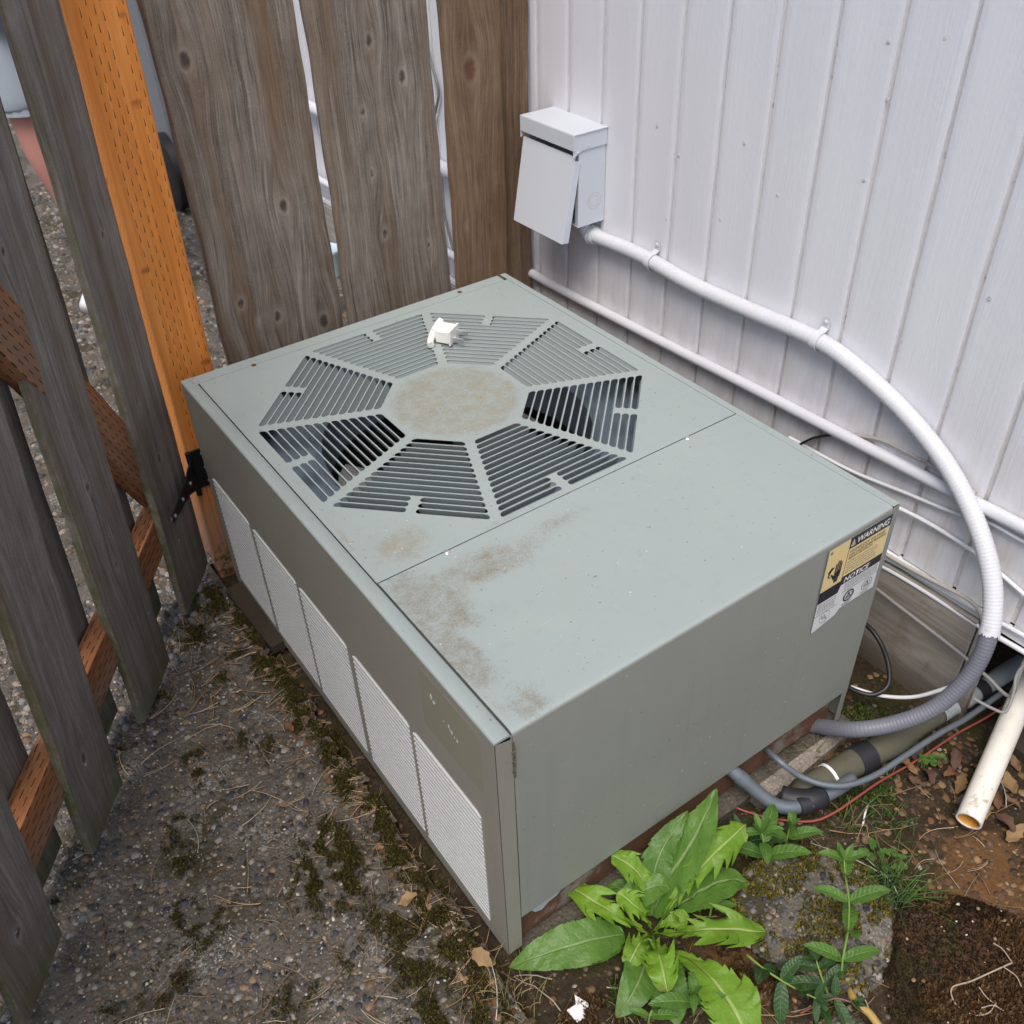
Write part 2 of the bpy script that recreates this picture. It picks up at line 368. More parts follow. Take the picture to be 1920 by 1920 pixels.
M['black_cable'] = simple('black_cable', (.014, .014, .016), .45, .45)
M['grey_cable'] = simple('grey_cable', (.22, .22, .21), .5, .35, dirt=((.09, .075, .05), .62))
M['red_wire'] = simple('red_wire', (.27, .065, .05), .5, .35, dirt=((.16, .09, .06), .66))
M['copper'] = simple('tarnished_copper', (.13, .15, .175), .5, .45, metal=.25, scale=45, var=.3, bstr=.2, dirt=((.16, .085, .06), .60))
M['foam'] = simple('mossy_foam_insulation', (.105, .10, .074), .95, .1, scale=45, var=.4, bstr=.7, bdist=.003, dirt=((.045, .05, .02), .58))
M['foam_white'] = simple('peeling_white_wrap', (.30, .33, .34), .7, .2, scale=60, var=.3, bstr=.4, dirt=((.03, .03, .03), .57))
M['tape'] = simple('black_tape', (.022, .022, .028), .5, .4, var=.3)
M['ivory'] = simple('ivory_plastic', (.80, .79, .74), .3, .5, var=.03)
M['timber'] = simple('rotten_timber', (.046, .036, .028), .9, .1, scale=30, var=.45, bstr=.6, bdist=.003, dirt=((.04, .045, .018), .56))
M['skin'] = simple('skin', (.50, .235, .19), .55, .35, var=.08, scale=12)
M['shorts'] = simple('grey_shorts', (.33, .37, .42), .9, .1, var=.08, scale=200, bstr=.3)
M['shirt'] = simple('dark_shirt', (.06, .075, .11), .9, .1, scale=200)
M['shoe'] = simple('white_shoe', (.70, .69, .72), .5, .3, scale=120, var=.05)
M['hair'] = simple('brown_hair', (.06, .035, .02), .7, .3)
M['bin'] = simple('grey_bin_plastic', (.21, .225, .245), .5, .4, scale=60)
M['bin_l'] = simple('pale_grey_bin_panel', (.43, .43, .46), .5, .4, scale=60)
M['bluepl'] = simple('pale_blue_plastic', (.50, .64, .72), .35, .5)

def aggregate_mat(name, a, b, moss_amt=.5, wht=.5):
    m = Mat(name, .85, .25); o = m.obj()
    v = m.nd('TexVoronoi', {'Vector': o, 'Scale': 140}); d = v.outputs['Distance']; cc = m.sep(v.outputs['Color'])[0]
    n = m.noise(o, 14, 6, .65); f = m.noise(o, 300, 4, .7)
    c = m.mix(n, a, b); c = m.mix(m.sstep(d, .35, .1), c, m.mix(cc, tuple(x*.55 for x in a), tuple(x*1.6 for x in b)))
    wh = m.math('MULTIPLY', m.sstep(m.noise(o, 6, 5, .7), .50, .66), m.sstep(f, .48, .62)); c = m.mix(m.math('MULTIPLY', wh, wht), c, (.42, .42, .41))
    mo = m.math('MULTIPLY', m.sstep(m.noise(m.scale(o, (1, 1, 1), (3, 2, 0)), 7, 6, .7), .50, .62), moss_amt); c = m.mix(mo, c, m.mix(f, (.012, .011, .004), (.055, .045, .014)))
    h = m.math('SUBTRACT', m.math('MULTIPLY', f, .4), d)
    return m.set(c, bump=h, bstr=.7, bdist=.004)
M['aggregate'] = aggregate_mat('exposed_aggregate', (.056, .048, .039), (.132, .116, .098), .75, .8)
M['pad'] = aggregate_mat('weathered_pad_concrete', (.060, .050, .038), (.115, .10, .082), .7, .25)
M['block'] = aggregate_mat('broken_block_concrete', (.17, .145, .115), (.30, .27, .235), .5, .4)
M['stone'] = aggregate_mat('concrete_chunk', (.075, .066, .052), (.16, .145, .12), .85, .35)
M['brownrock'] = aggregate_mat('mossy_brown_rock', (.045, .022, .012), (.085, .042, .022), .8, .1)
def soil_mat():
    m = Mat('damp_soil', .95, .12); o = m.obj()
    n = m.noise(o, 9, 6, .7); f = m.noise(o, 120, 5, .75)
    c = m.ramp(m.math('MULTIPLY_ADD', f, .6, m.math('MULTIPLY', n, .4)), [(.3, (.016, .011, .007)), (.5, (.048, .034, .022)), (.72, (.13, .095, .065))])
    mo = m.sstep(m.noise(m.scale(o, (1, 1, 1), (7, 1, 2)), 6, 5, .7), .50, .60); c = m.mix(m.math('MULTIPLY', mo, .75), c, m.mix(f, (.014, .017, .006), (.06, .058, .02)))
    ru = m.math('MAXIMUM', m.blob(o, (.74, -.36, 0), (.17, .12), .3), m.math('MULTIPLY', m.blob(o, (.30, -.22, 0), (.14, .12)), .9))
    cl = m.noise(o, 42, 6, .75); ru = m.math('MULTIPLY', m.sstep(m.math('MULTIPLY_ADD', ru, .7, cl), .62, 1.0), m.sstep(ru, 0, .2)); c = m.mix(m.math('MULTIPLY', ru, .85), c, m.mix(m.noise(o, 150, 5, .75), (.055, .028, .012), (.27, .14, .06)))
    return m.set(c, bump=f, bstr=.9, bdist=.006)
M['soil'] = soil_mat()
def vcol_mat(name, rough=.8, spec=.3, var=.25, scale=300, trans=0, bstr=.2):
    m = Mat(name, rough, spec); c = m.attr('tint', 'Color'); o = m.obj(); n = m.noise(o, scale, 4, .65)
    c = m.mix(n, m.mix(1.0, c, (1-var,)*3, 'MULTIPLY'), m.mix(1.0, c, (1+var,)*3, 'MULTIPLY'))
    if trans: m.b.inputs['Subsurface Weight'].default_value = 0
    return m.set(c, bump=n, bstr=bstr, bdist=.001)
M['pebble'] = vcol_mat('pebbles', .7, .35); M['litter'] = vcol_mat('dry_litter', .85, .2); M['moss'] = vcol_mat('moss_tufts', .95, .05)
def leaf_mat(name, a, b, rib, base=None):
    """leaf: uses attribute lf = (along 0..1, across -1..1, seed)"""
    m = Mat(name, .42, .4); L = m.attr('lf'); u, v, s_ = m.sep(L); av = m.math('ABSOLUTE', v); o = m.obj()
    n = m.noise(o, 26, 4); c = m.mix(n, a, b)
    vein = m.math('ABSOLUTE', m.math('SUBTRACT', m.math('FRACT', m.math('SUBTRACT', m.math('MULTIPLY', u, 9), m.math('MULTIPLY', av, 1.1))), .5))
    vl = m.sstep(vein, .045, .0); c = m.mix(m.math('MULTIPLY', vl, .10), c, rib)
    md = m.sstep(av, .085, .03)
    hue = m.math('FRACT', m.math('MULTIPLY', s_, .377)); c = m.mix(m.math('MULTIPLY', hue, .45), c, tuple(x*.62 for x in a))
    c = m.mix(m.math('MULTIPLY', m.sstep(m.math('MULTIPLY_ADD', m.noise(o, 45, 3), .35, u), 1.10, 1.22), .6), c, (.17, .13, .04))
    rb = m.mix(m.sstep(u, .62, .30), rib, base) if base else rib
    c = m.mix(m.math('MULTIPLY', md, .85), c, rb)
    sp = m.sstep(m.noise(o, 60, 4, .7), .66, .74); c = m.mix(m.math('MULTIPLY', sp, .25), c, (.16, .17, .05))
    m.t.links.new(c, m.b.inputs['Base Color'])
    tr = m.nd('BsdfTranslucent', {'Color': m.mix(1.0, c, (1.5, 1.6, .7), 'MULTIPLY')}); ms = m.nd('MixShader', {0: .28, 1: m.b.outputs[0], 2: tr.outputs[0]})
    out = [x for x in m.t.nodes if x.type == 'OUTPUT_MATERIAL'][0]; m.t.links.new(ms.outputs[0], out.inputs[0])
    h = m.math('SUBTRACT', m.math('MULTIPLY', m.math('POWER', vein, .5), .30), m.math('MULTIPLY', md, .5)); n = m.math('MULTIPLY_ADD', m.noise(o, 110, 3), 1.4, n)
    return m.set(None, bump=m.math('ADD', h, m.math('MULTIPLY', n, .6)), bstr=.7, bdist=.0035)
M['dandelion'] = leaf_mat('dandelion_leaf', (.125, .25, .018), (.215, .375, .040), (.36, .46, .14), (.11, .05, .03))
M['dandelion_dark'] = leaf_mat('dull_green_dandelion_leaf', (.080, .18, .030), (.135, .255, .046), (.22, .32, .11))  # duller, deeper green of the broad oval leaves
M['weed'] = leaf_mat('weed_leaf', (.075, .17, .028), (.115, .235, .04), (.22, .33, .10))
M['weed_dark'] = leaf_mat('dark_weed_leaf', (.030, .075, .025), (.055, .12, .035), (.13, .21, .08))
M['stem'] = simple('green_stem', (.16, .25, .05), .5, .35, var=.2)
M['stem_red'] = simple('reddish_stem', (.19, .075, .05), .5, .35, var=.25)

# ------------------------------------------------------------------ boards
def board(name, w_, h, t, mat, parent, seed, knots=(), mat_world=None, moss=(0, 0, 0), wob=.0012, ch=.0025, nu=None, **kw):
    """upright board in its own frame: x across 0..w, front face at y=0 looking to -y, z up 0..h.
    knots: (x, z, size); moss: (left edge, right edge, bottom) amounts"""
    nu = nu or max(8, int(w_/.008)); nz = max(10, int(h/.012)); e = min(ch, t*.3)
    us = np.concatenate([[0, e*.3, e], np.linspace(e, w_-e, nu+1)[1:-1], [w_-e, w_-e*.3, w_]]); zs = np.linspace(0, h, nz+1)
    ys = np.zeros(len(us)); ys[0] = ys[-1] = e; ys[1] = ys[-2] = e*.3
    U, Z = np.meshgrid(us, zs)
    Y = np.broadcast_to(ys, U.shape).copy()
    r_ = np.random.RandomState(seed); ph = r_.rand(6)*9
    wl = wob*(np.sin(zs*7+ph[0])+.6*np.sin(zs*19+ph[1])+.3*np.sin(zs*47+ph[2])); wr = wob*(np.sin(zs*6+ph[3])+.6*np.sin(zs*17+ph[4])+.3*np.sin(zs*53+ph[5]))
    f = (U/w_); X = U+wl[:, None]*(1-f)+wr[:, None]*f
    Y += .0008*np.sin(U*40+ph[0])
    G = U.copy(); K = np.zeros_like(U); KR = np.zeros_like(U)
    for ku, kz, ks in knots:
        a, b = ks*1.7, ks*4.2
        r2 = ((U-ku)/a)**2+((Z-kz)/b)**2; G -= .88*(U-ku)*np.exp(-r2*.7)
        rs = np.sqrt(((U-ku)/(ks*.55))**2+((Z-kz)/(ks*.9))**2); K = np.maximum(K, np.exp(-(rs*.85)**2)); KR = np.where(rs < 5, np.minimum(rs, 5)/5, KR)
        Y += .0012*np.exp(-(rs*.9)**2)
    G += .004*np.sin(Z*3+ph[1])
    mo = np.clip(1-U/.008, 0, 1)*moss[0]+np.clip(1-(w_-U)/.008, 0, 1)*moss[1]; mo = np.maximum(mo, np.clip(1-Z/.16, 0, 1)*moss[2])
    mo = np.clip(mo*np.clip(1.15-Z/1.3, .25, 1), 0, 1)
    nc = len(us); nr = len(zs)
    V = np.stack([X, Y, Z], -1).reshape(-1, 3)
    back = np.stack([np.stack([X[:, 0], np.full(nr, t), zs], -1), np.stack([X[:, -1], np.full(nr, t), zs], -1)], 1).reshape(-1, 3)
    nf = len(V); A = np.concatenate([V, back])
    i = np.arange(nr-1)[:, None]*nc+np.arange(nc-1)[None]; F = np.stack([i, i+1, i+1+nc, i+nc], -1).reshape(-1, 4).tolist()
    for k in range(nr-1):
        bl, br, bl2, br2 = nf+2*k, nf+2*k+1, nf+2*k+2, nf+2*k+3
        F += [(bl, k*nc, (k+1)*nc, bl2), (k*nc+nc-1, br, br2, (k+1)*nc+nc-1), (br, bl, bl2, br2)]
    F += [tuple([nf]+[nf+1]+list(range(nc-1, -1, -1))), tuple([nf+2*nr-2]+[(nr-1)*nc+c for c in range(nc)]+[nf+2*nr-1])]
    me = bpy.data.meshes.new(name); me.from_pydata(A.tolist(), [], F); me.update()
    def at_(nm, typ, front, backv):
        a = me.attributes.new(nm, typ, 'POINT'); d = np.concatenate([front, backv]).astype(np.float32)
        a.data.foreach_set('vector' if typ == 'FLOAT_VECTOR' else 'value', d.ravel())
    gf = np.stack([G, Z, np.full_like(U, seed*3.7)], -1).reshape(-1, 3)
    gb = np.stack([np.tile([-t, w_+t], nr), np.repeat(zs, 2), np.full(2*nr, seed*3.7)], -1)
    at_('gr', 'FLOAT_VECTOR', gf, gb); at_('kn', 'FLOAT', K.ravel(), np.zeros(2*nr)); at_('kr', 'FLOAT', KR.ravel(), np.zeros(2*nr))
    at_('moss', 'FLOAT', mo.ravel(), np.tile([moss[0], moss[1]], nr)*np.repeat(np.clip(1.15-zs/1.3, .25, 1), 2))
    o = link(name, me, mat, parent, angle=40, **kw)
    if mat_world is not None: o.matrix_basis = mat_world
    return o
def frame(o, x, y, z):
    m = Matrix((Vector(x).normalized(), Vector(y).normalized(), Vector(z).normalized())).transposed().to_4x4(); m.translation = Vector(o); return m

# ================================================================== SETTING: ground
XW = 1.0                                  # plane of the house wall
def height_sheet(x0, x1, y0, y1, step, fz, keep=None):
    xs = np.arange(x0, x1+step*.5, step); ys = np.arange(y0, y1+step*.5, step); X, Y = np.meshgrid(xs, ys); Z = fz(X, Y)
    nc, nr = len(xs), len(ys); V = np.stack([X, Y, Z], -1).reshape(-1, 3)
    i = np.arange(nr-1)[:, None]*nc+np.arange(nc-1)[None]; F = np.stack([i, i+1, i+1+nc, i+nc], -1).reshape(-1, 4)
    if keep is not None:
        cx = V[F].mean(1); F = F[keep(cx[:, 0], cx[:, 1])]
    me = bpy.data.meshes.new('sheet'); me.from_pydata(V.tolist(), [], F.tolist()); me.update(); return me
_p = rng.rand(40, 4)
def bumps(X, Y, f0, n=10, off=0):
    z = np.zeros_like(X)
    for k in range(n):
        a = _p[(k+off) % 40, 0]*6.28; f = f0*(1.7**(k % 5)); z += np.sin((X*math.cos(a)+Y*math.sin(a))*f+_p[(k+off) % 40, 1]*6.28)/(1.6**(k % 5))
    return z/n
def slab_edge(y): return -.030+.006*np.sin(y*21)+.004*np.sin(y*57+1)+.010*np.clip(-y*6, 0, 4)*.35
def soil_z(X, Y): return -.036+.022*bumps(X, Y, 9)+.010*bumps(X, Y, 40, off=7)-.03*np.clip(-Y-.1, 0, .6)*np.clip(X, 0, 1)
link('ground', height_sheet(-60, 60, -60, 60, 6, lambda X, Y: X*0-.09), M['aggregate'], kind='structure')
link('soil', height_sheet(-.10, 1.30, -1.4, 1.40, .007, soil_z), M['soil'], smooth=True, kind='structure')
def slab_keep(x, y): return np.where(y < 1.20, x < slab_edge(y), x < 1.02)
def slab_z(X, Y): return .0035*bumps(X, Y, 14, off=3)-.004*(np.abs(X-slab_edge(Y)) < .012)*(Y < 1.2)-.002
slab = link('concrete_path', height_sheet(-3.2, 1.03, -1.0, 6.0, .012, slab_z, slab_keep), M['aggregate'], smooth=True, kind='structure')

# exposed pebbles: more than anyone could count
def pebbles(name, pts, rad, sink, pal, mat='pebble', flat=.62):
    n = len(pts); k = 7
    ang = np.arange(k)*2*math.pi/k
    base = [np.stack([np.cos(ang), np.sin(ang), np.full(k, -.55)], -1), np.stack([np.cos(ang+.45)*.86, np.sin(ang+.45)*.86, np.full(k, .42)], -1), np.stack([np.cos(ang)*.42, np.sin(ang)*.42, np.full(k, .86)], -1), np.array([[0, 0, 1.]])]
    T = np.concatenate(base); nv = len(T); F = []
    for l in range(2):
        for j in range(k): F += [(l*k+j, l*k+(j+1) % k, (l+1)*k+j), (l*k+(j+1) % k, (l+1)*k+(j+1) % k, (l+1)*k+j)]
    for j in range(k): F.append((2*k+j, 2*k+(j+1) % k, 3*k))
    F = np.array(F)
    J = 1+.28*(rng.rand(n, nv, 1)-.5)
    sx = (.72+.6*rng.rand(n))*rad; sy = (.6+.5*rng.rand(n))*rad; sz = flat*(.7+.6*rng.rand(n))*rad
    a = rng.rand(n)*6.28; c, s_ = np.cos(a), np.sin(a)
    V = T[None]*J; x, y, z = V[..., 0]*sx[:, None], V[..., 1]*sy[:, None], V[..., 2]*sz[:, None]
    tilt = (rng.rand(n)-.5)*.5; z2 = z+x*tilt[:, None]
    W = np.stack([x*c[:, None]-y*s_[:, None], x*s_[:, None]+y*c[:, None], z2], -1)+pts[:, None]
    W[..., 2] += (sz*(.0-sink))[:, None]
    me = bpy.data.meshes.new(name); fa = (F[None]+np.arange(n)[:, None, None]*nv).reshape(-1, 3)
    me.vertices.add(n*nv); me.vertices.foreach_set('co', W.astype(np.float32).ravel())
    me.loops.add(len(fa)*3); me.loops.foreach_set('vertex_index', fa.astype(np.int32).ravel())
    me.polygons.add(len(fa)); me.polygons.foreach_set('loop_start', np.arange(0, len(fa)*3, 3, dtype=np.int32))
    me.update(calc_edges=True)
    pal = np.array(pal); pc = pal[rng.randint(0, len(pal), n)]*(.7+.6*rng.rand(n, 1)); colr = np.ones((n, nv, 4)); colr[..., :3] = pc[:, None]
    at_ = me.color_attributes.new('tint', 'FLOAT_COLOR', 'POINT'); at_.data.foreach_set('color', colr.astype(np.float32).ravel())
    return link(name, me, M[mat], smooth=True, kind='stuff')
PAL = [(.030, .029, .030), (.040, .036, .032), (.052, .052, .056), (.066, .062, .060), (.13, .10, .07), (.095, .075, .055), (.085, .082, .078), (.10, .092, .08), (.12, .105, .088), (.07, .066, .062), (.045, .045, .05), (.15, .125, .095), (.055, .06, .07), (.11, .085, .07), (.20, .19, .175), (.17, .115, .07)]
def scatter(n, x0, x1, y0, y1, ok):
    q = np.stack([x0+(x1-x0)*rng.rand(n), y0+(y1-y0)*rng.rand(n)], -1); return q[ok(q[:, 0], q[:, 1])]
q = scatter(23000, -1.1, .06, -.45, 1.25, lambda x, y: slab_keep(x+.006, y)); z = slab_z(q[:, 0], q[:, 1])
rad = .0024+.0070*rng.rand(len(q))**2.7; pebbles('path_pebbles', np.column_stack([q, z]), rad, .36, PAL+[(.20, .185, .165), (.15, .12, .088), (.12, .112, .104)], flat=.55)
q = scatter(9000, -1.0, .0, -.45, 1.2, lambda x, y: slab_keep(x+.002, y)); z = slab_z(q[:, 0], q[:, 1])+.002
pebbles('path_flecks', np.column_stack([q, z]), .0008+.0024*rng.rand(len(q))**3, -.3, [(.42, .39, .34), (.33, .27, .19), (.24, .17, .10), (.34, .29, .22), (.14, .10, .07)], flat=.3)
q = scatter(22000, -1.7, 1.0, .75, 4.2, lambda x, y: (x < -.12-(1.05-y)*.8*(y < 1.05)) | (y > 1.28)); z = slab_z(q[:, 0], q[:, 1])
PAL2 = PAL+[(.24, .22, .20), (.21, .18, .15), (.26, .2, .16), (.15, .15, .155)]
pebbles('gravel_beyond_gate', np.column_stack([q, z]), .005+.008*rng.rand(len(q))**1.6, .05, PAL2, flat=.6)
q = scatter(1500, -.05, 1.0, -1.0, .02, lambda x, y: x > slab_edge(y)); z = soil_z(q[:, 0], q[:, 1])
pebbles('soil_grit', np.column_stack([q, z]), .0015+.0045*rng.rand(len(q))**3, .1, PAL2+[(.25, .14, .07)], flat=.6)

# ================================================================== HOUSE WALL
wall = empty('house_wall', 'white painted grooved wood siding wall of the house beside the unit', 'wall')
gy = [-.148+.1166*k for k in range(-22, 60)]
ZB = .245
_k = 0
for a, b in zip(gy, gy[1:]):
    far = b < -.75 or a > 1.45
    _k += 1
    if far:
        me = MB(); me.box((XW+.006, (a+b)/2, (ZB+3.1)/2), (.012, b-a-.0085, 3.1-ZB), ch=.002); o = me.build('siding_board', M['siding'], wall)
        nv = len(o.data.vertices); at_ = o.data.attributes.new('gr', 'FLOAT_VECTOR', 'POINT')
        at_.data.foreach_set('vector', np.array([(v.co.y-a, v.co.z, _k*2.3) for v in o.data.vertices], np.float32).ravel())
    else:
        zt = 1.45 if a < .5 else 1.3
        board('siding_board', b-a-.0085, 3.1-ZB, .012, M['siding'], wall, 100+_k, [], frame((XW, b-.00425, ZB), (0, -1, 0), (1, 0, 0), (0, 0, 1)), wob=.0006, nu=8, ch=.0007)
MB().box((XW+.0140, (gy[0]+gy[-1])/2, (ZB+.001+3.1)/2), (.013, gy[-1]-gy[0], 3.099-ZB)).build('sheathing', M['groove'], wall)
MB().box((XW-.008, 2.3, (ZB-.06)/2-.02), (.016, 4.8, ZB+.06-.003), ch=.002).build('skirt_panel', M['plywood'], wall)
MB().box((XW-.006, -.118, .098), (.020, .030, .282), ch=.002).build('skirt_batten', M['plywood'], wall)
for a, b in ((-2.2, 6.6),):
    MB().box((XW+.0005, (a+b)/2, ZB-.012), (.019, b-a, .016), ch=.002).build('drip_edge', M['white_paint'], wall)
for px, py in ((1272, 291), (1250, 412), (1350, 412), (1458, 366), (1232, 236), (1620, 337), (1666, 77), (1664, 186), (1772, 72), (1855, 560), (1690, 640), (1395, 268)):
    c_ = at(px, py, 0, XW); MB().lathe([(.0036, 0), (.0034, .0007), (.0012, .0010)], frame((XW, c_.y, c_.z), (0, 1, 0), (0, 0, 1), (-1, 0, 0)), 10).build('nail_head', M['groove'], wall, angle=40)
MB().box((XW+.03, -1.2, .225), (.05, 2.1, .03), ch=.002).build('sill_beam', M['timber'], wall)
MB().box((XW+.62, .8, .3), (.02, 6, 1.1)).build('crawlspace_dark_sheet', M['dark'], wall)  # black sheet painting the darkness behind the wall opening
MB().box((XW+.06, -1.2, -.045), (.10, 2.05, .06), ch=.004).build('sill_timber', M['timber'], wall)
MB().box((XW+.8, 2, 3.13), (2.6, 9.0, .05)).build('eave_soffit', M['white_paint'], wall)

# ================================================================== FENCE AND POST
fence = empty('wooden_fence', 'weathered grey brown vertical board fence behind the unit', 'fence')
YF = 1.25
FB = [(.148, .430, 'fence', 11, [(.052, 1.085, .020), (.055, .60, .014), (.19, .78, .018), (.235, .50, .021), (.13, .545, .016), (.085, .548, .008)], None),
      (.4495, .7235, 'fence', 12, [(.20, .98, .017), (.095, .93, .012), (.10, .80, .012), (.115, .66, .014), (.225, .605, .010), (.13, 1.06, .015)], None),
      (.753, .900, 'fence_red', 13, [(.062, .965, .030), (.085, .40, .012), (.03, .62, .007)], 'warm brown fence board with one big round knot')]
for a, b, mt, sd, kn, lb in FB:
    board('fence_board', b-a, 1.36, .017, M[mt], fence, sd, kn, frame((a, YF, -.02), (1, 0, 0), (0, 1, 0), (0, 0, 1)), wob=.0022, moss=(0, 0, .3), label=lb)
board('fence_board', .105, 1.36, .017, M['fence_red'], fence, 14, [], frame((.886, YF+.020, -.02), (1, 0, 0), (0, 1, 0), (0, 0, 1)), wob=.0015, label='dark reddish fence board against the house wall')
for zz in (1.22,):
    o = board('fence_rail', .89, .089, .038, M['rail'], fence, 31, [], frame((.10, YF+.040, zz), (1, 0, 0), (0, 1, 0), (0, 0, 1)))
o = board('fence_rail', .89, .089, .038, M['rail'], fence, 32, [], frame((.10, YF+.040, .10), (1, 0, 0), (0, 1, 0), (0, 0, 1)))
# the post: front face plus its bright left face, one mesh
def post():
    h, wd = 1.40, .098
    lean = Vector((.022, 0, 1)).normalized(); x0, y0 = -.0215, 1.163
    zs = np.linspace(-.05, h, 120); ring = []
    def side(n, p, q): return [(p[0]+(q[0]-p[0])*t, p[1]+(q[1]-p[1])*t) for t in np.linspace(0, 1, n, endpoint=False)]
    e = .005
    path = [((0, wd), (0, e)), ((0, e), (e*.3, e*.3)), ((e*.3, e*.3), (e, 0)), ((e, 0), (wd-e, 0)), ((wd-e, 0), (wd-e*.3, e*.3)), ((wd-e*.3, e*.3), (wd, e)), ((wd, e), (wd, wd)), ((wd, wd), (0, wd))]
    for (p, q_), n in zip(path, (8, 1, 1, 14, 1, 1, 6, 4)): ring += side(n, p, q_)
    ring = np.array(ring); n = len(ring); s_ = np.concatenate([[0], np.cumsum(np.hypot(*(np.roll(ring, -1, 0)-ring).T))])[:-1]
    knots = [(wd+.070, 1.03, .016), (wd+.082, .52, .015), (wd+.082, 1.165, .012), (wd+.012, .74, .012), (.045, .9, .01)]
    V, G, K = [], [], []
    for zz in zs:
        for k in range(n):
            u = s_[k]; g = u; kk = 0
            for ku, kz, ks in knots:
                r2 = ((u-ku)/(ks*1.5))**2+((zz-kz)/(ks*2.2))**2; g -= .85*(u-ku)*math.exp(-r2*.7); kk = max(kk, math.exp(-(((u-ku)/(ks*.9))**2+((zz-kz)/(ks*.45))**2)))
            x, y = ring[k]; V.append((x0+x+.022*zz, y0+y, zz)); G.append((u-wd if u > wd*.97 else u+.5, zz, 5)); K.append(kk)
    F = [(i*n+k, i*n+(k+1) % n, (i+1)*n+(k+1) % n, (i+1)*n+k) for i in range(len(zs)-1) for k in range(n)]
    F.append(tuple((len(zs)-1)*n+k for k in range(n)))
    me = bpy.data.meshes.new('fence_post'); me.from_pydata(V, [], F); me.update()
    a = me.attributes.new('gr', 'FLOAT_VECTOR', 'POINT'); a.data.foreach_set('vector', np.array(G, np.float32).ravel())
    a = me.attributes.new('kn', 'FLOAT', 'POINT'); a.data.foreach_set('value', np.array(K, np.float32))
    return link('fence_post', me, M['post'], angle=50, label='bright orange treated post with incised dashes between gate and fence', cat='post')
post()

# ================================================================== GATE (swung inwards, slightly twisted)
gate = empty('wooden_gate', 'open weathered picket gate with mossy board edges and orange rails', 'gate')
GT = .939; gd = Vector((-math.cos(GT), -math.sin(GT), 0)); gn = Vector((gd.y, -gd.x, 0))       # along the gate; outwards
GB = Vector((-.059, 1.141, 0))
def lean(s): return float(np.interp(s, [0, .141, .27, .44, .65, 1.3], [-.016, -.035, -.036, -.052, -.090, -.17]))
def gframe(s, off, z, lift=0):
    up = (Vector((0, 0, 1))+gn*lean(s)).normalized()
    return frame(GB+gd*s+gn*off+up*z, -gd, up.cross(-gd), up)
for s0, s1, sd, kn in ((-.033, .141, 21, [(.055, .50, .010), (.075, .37, .012), (.10, .83, .009)]), (.274, .439, 22, [(.07, .53, .012), (.08, .345, .011), (.05, .95, .010)]), (.577, .721, 23, [(.065, .185, .015), (.05, .7, .012)]), (.866, 1.007, 24, [(.06, .17, .014), (.07, .6, .012)]), (1.16, 1.31, 25, [])):
    board('gate_board', s1-s0, 1.48, .015, M['gate'], gate, sd, kn, gframe(s1, 0, .025), moss=(1, .15, .75), wob=.0022)
for s0, s1, sd in ((.122, .262, 41), (.414, .560, 42), (.706, .858, 43), (1.00, 1.15, 44)):
    board('back_board', s1-s0, 1.46, .016, M['gate'], gate, sd, [], gframe(s1, .060, .035), moss=(.4, .5, .9), wob=.002)
def beam(name, A, B, w_, t, mat, seed):
    """plank from A to B (points on its lower front edge), w_ tall, t thick"""
    A, B = Vector(A), Vector(B); d = B-A; L = d.length; zl = d.normalized(); y = (gn-zl*gn.dot(zl)).normalized(); x = y.cross(zl)
    return board(name, w_, L, t, mat, gate, seed, [], frame(A, x, y, zl), wob=.0008)
def gp(s, off, z):
    up = (Vector((0, 0, 1))+gn*lean(s)).normalized(); return GB+gd*s+gn*off+up*z
beam('gate_rail', gp(1.32, .017, .284), gp(-.01, .017, .284), .084, .037, M['rail'], 51)
beam('gate_rail', gp(1.32, .017, 1.42), gp(.00, .017, 1.42), .089, .037, M['rail'], 52)
beam('gate_brace', gp(.60, .017, 1.20), gp(.0, .017, .328), .092, .036, M['rail'], 53)
# hinge on the post and the first board
px0 = lambda x, y: at(x, y, 1, 1.160)
hp = [px0(352, 842), px0(373, 832), px0(399, 914), px0(377, 921)]
c = sum(hp, Vector())/4; hw = (hp[1]-hp[0]).length; hh = (hp[2]-hp[1]).length
hinge = MB(); hy = 1.1605
cx = c.x+.004; cz = c.z
hinge.box((cx+.004, hy, cz), (.042, .004, .098), ch=.0012)
hinge.tube([(cx-.022, hy-.004, cz-.062), (cx-.022, hy-.004, cz+.05)], .0062, 12)
hinge_o = hinge.build('hinge', M['hinge'], gate, angle=35)
sA = Vector((cx-.022, hy-.006, cz)); 
st = MB(); dn = gd; upv = Vector((0, 0, 1))
def sp(l, h): return sA+gd*l+gn*(-.002)+upv*h
pr_ = [(.0, .034), (.030, .030), (.060, .017), (.135, .011), (.165, .008), (.172, 0), (.165, -.008), (.135, -.011), (.060, -.017), (.030, -.030), (.0, -.034)]
fr = [sp(l, h-.10*l*0) for l, h in pr_]; bk = [p-gn*.003 for p in fr]; n_ = len(pr_)
st.add(fr+bk, [tuple(range(n_)), tuple(range(2*n_-1, n_-1, -1))]+[(i, i+n_, (i+1) % n_+n_, (i+1) % n_) for i in range(n_)])
st.build('hinge_strap', M['hinge'], hinge_o)
def screw(p, nrm, r, parent, mat='zinc', name='screw'):
    z = Vector(nrm).normalized(); x = z.orthogonal().normalized(); m = frame(p, x, z.cross(x), z)
    return MB().lathe([(r, 0), (r, r*.25), (r*.75, r*.5), (r*.3, r*.6)], m, 10).build(name, M[mat], parent, angle=40)
for zz in (-.036, 0, .036): screw((cx+.008, hy-.002, cz+zz), (0, -1, 0), .0045, hinge_o)
for l, h in ((.040, 0), (.095, 0), (.150, 0)): screw(sp(l, h)-gn*.003, -gn, .0045, hinge_o)
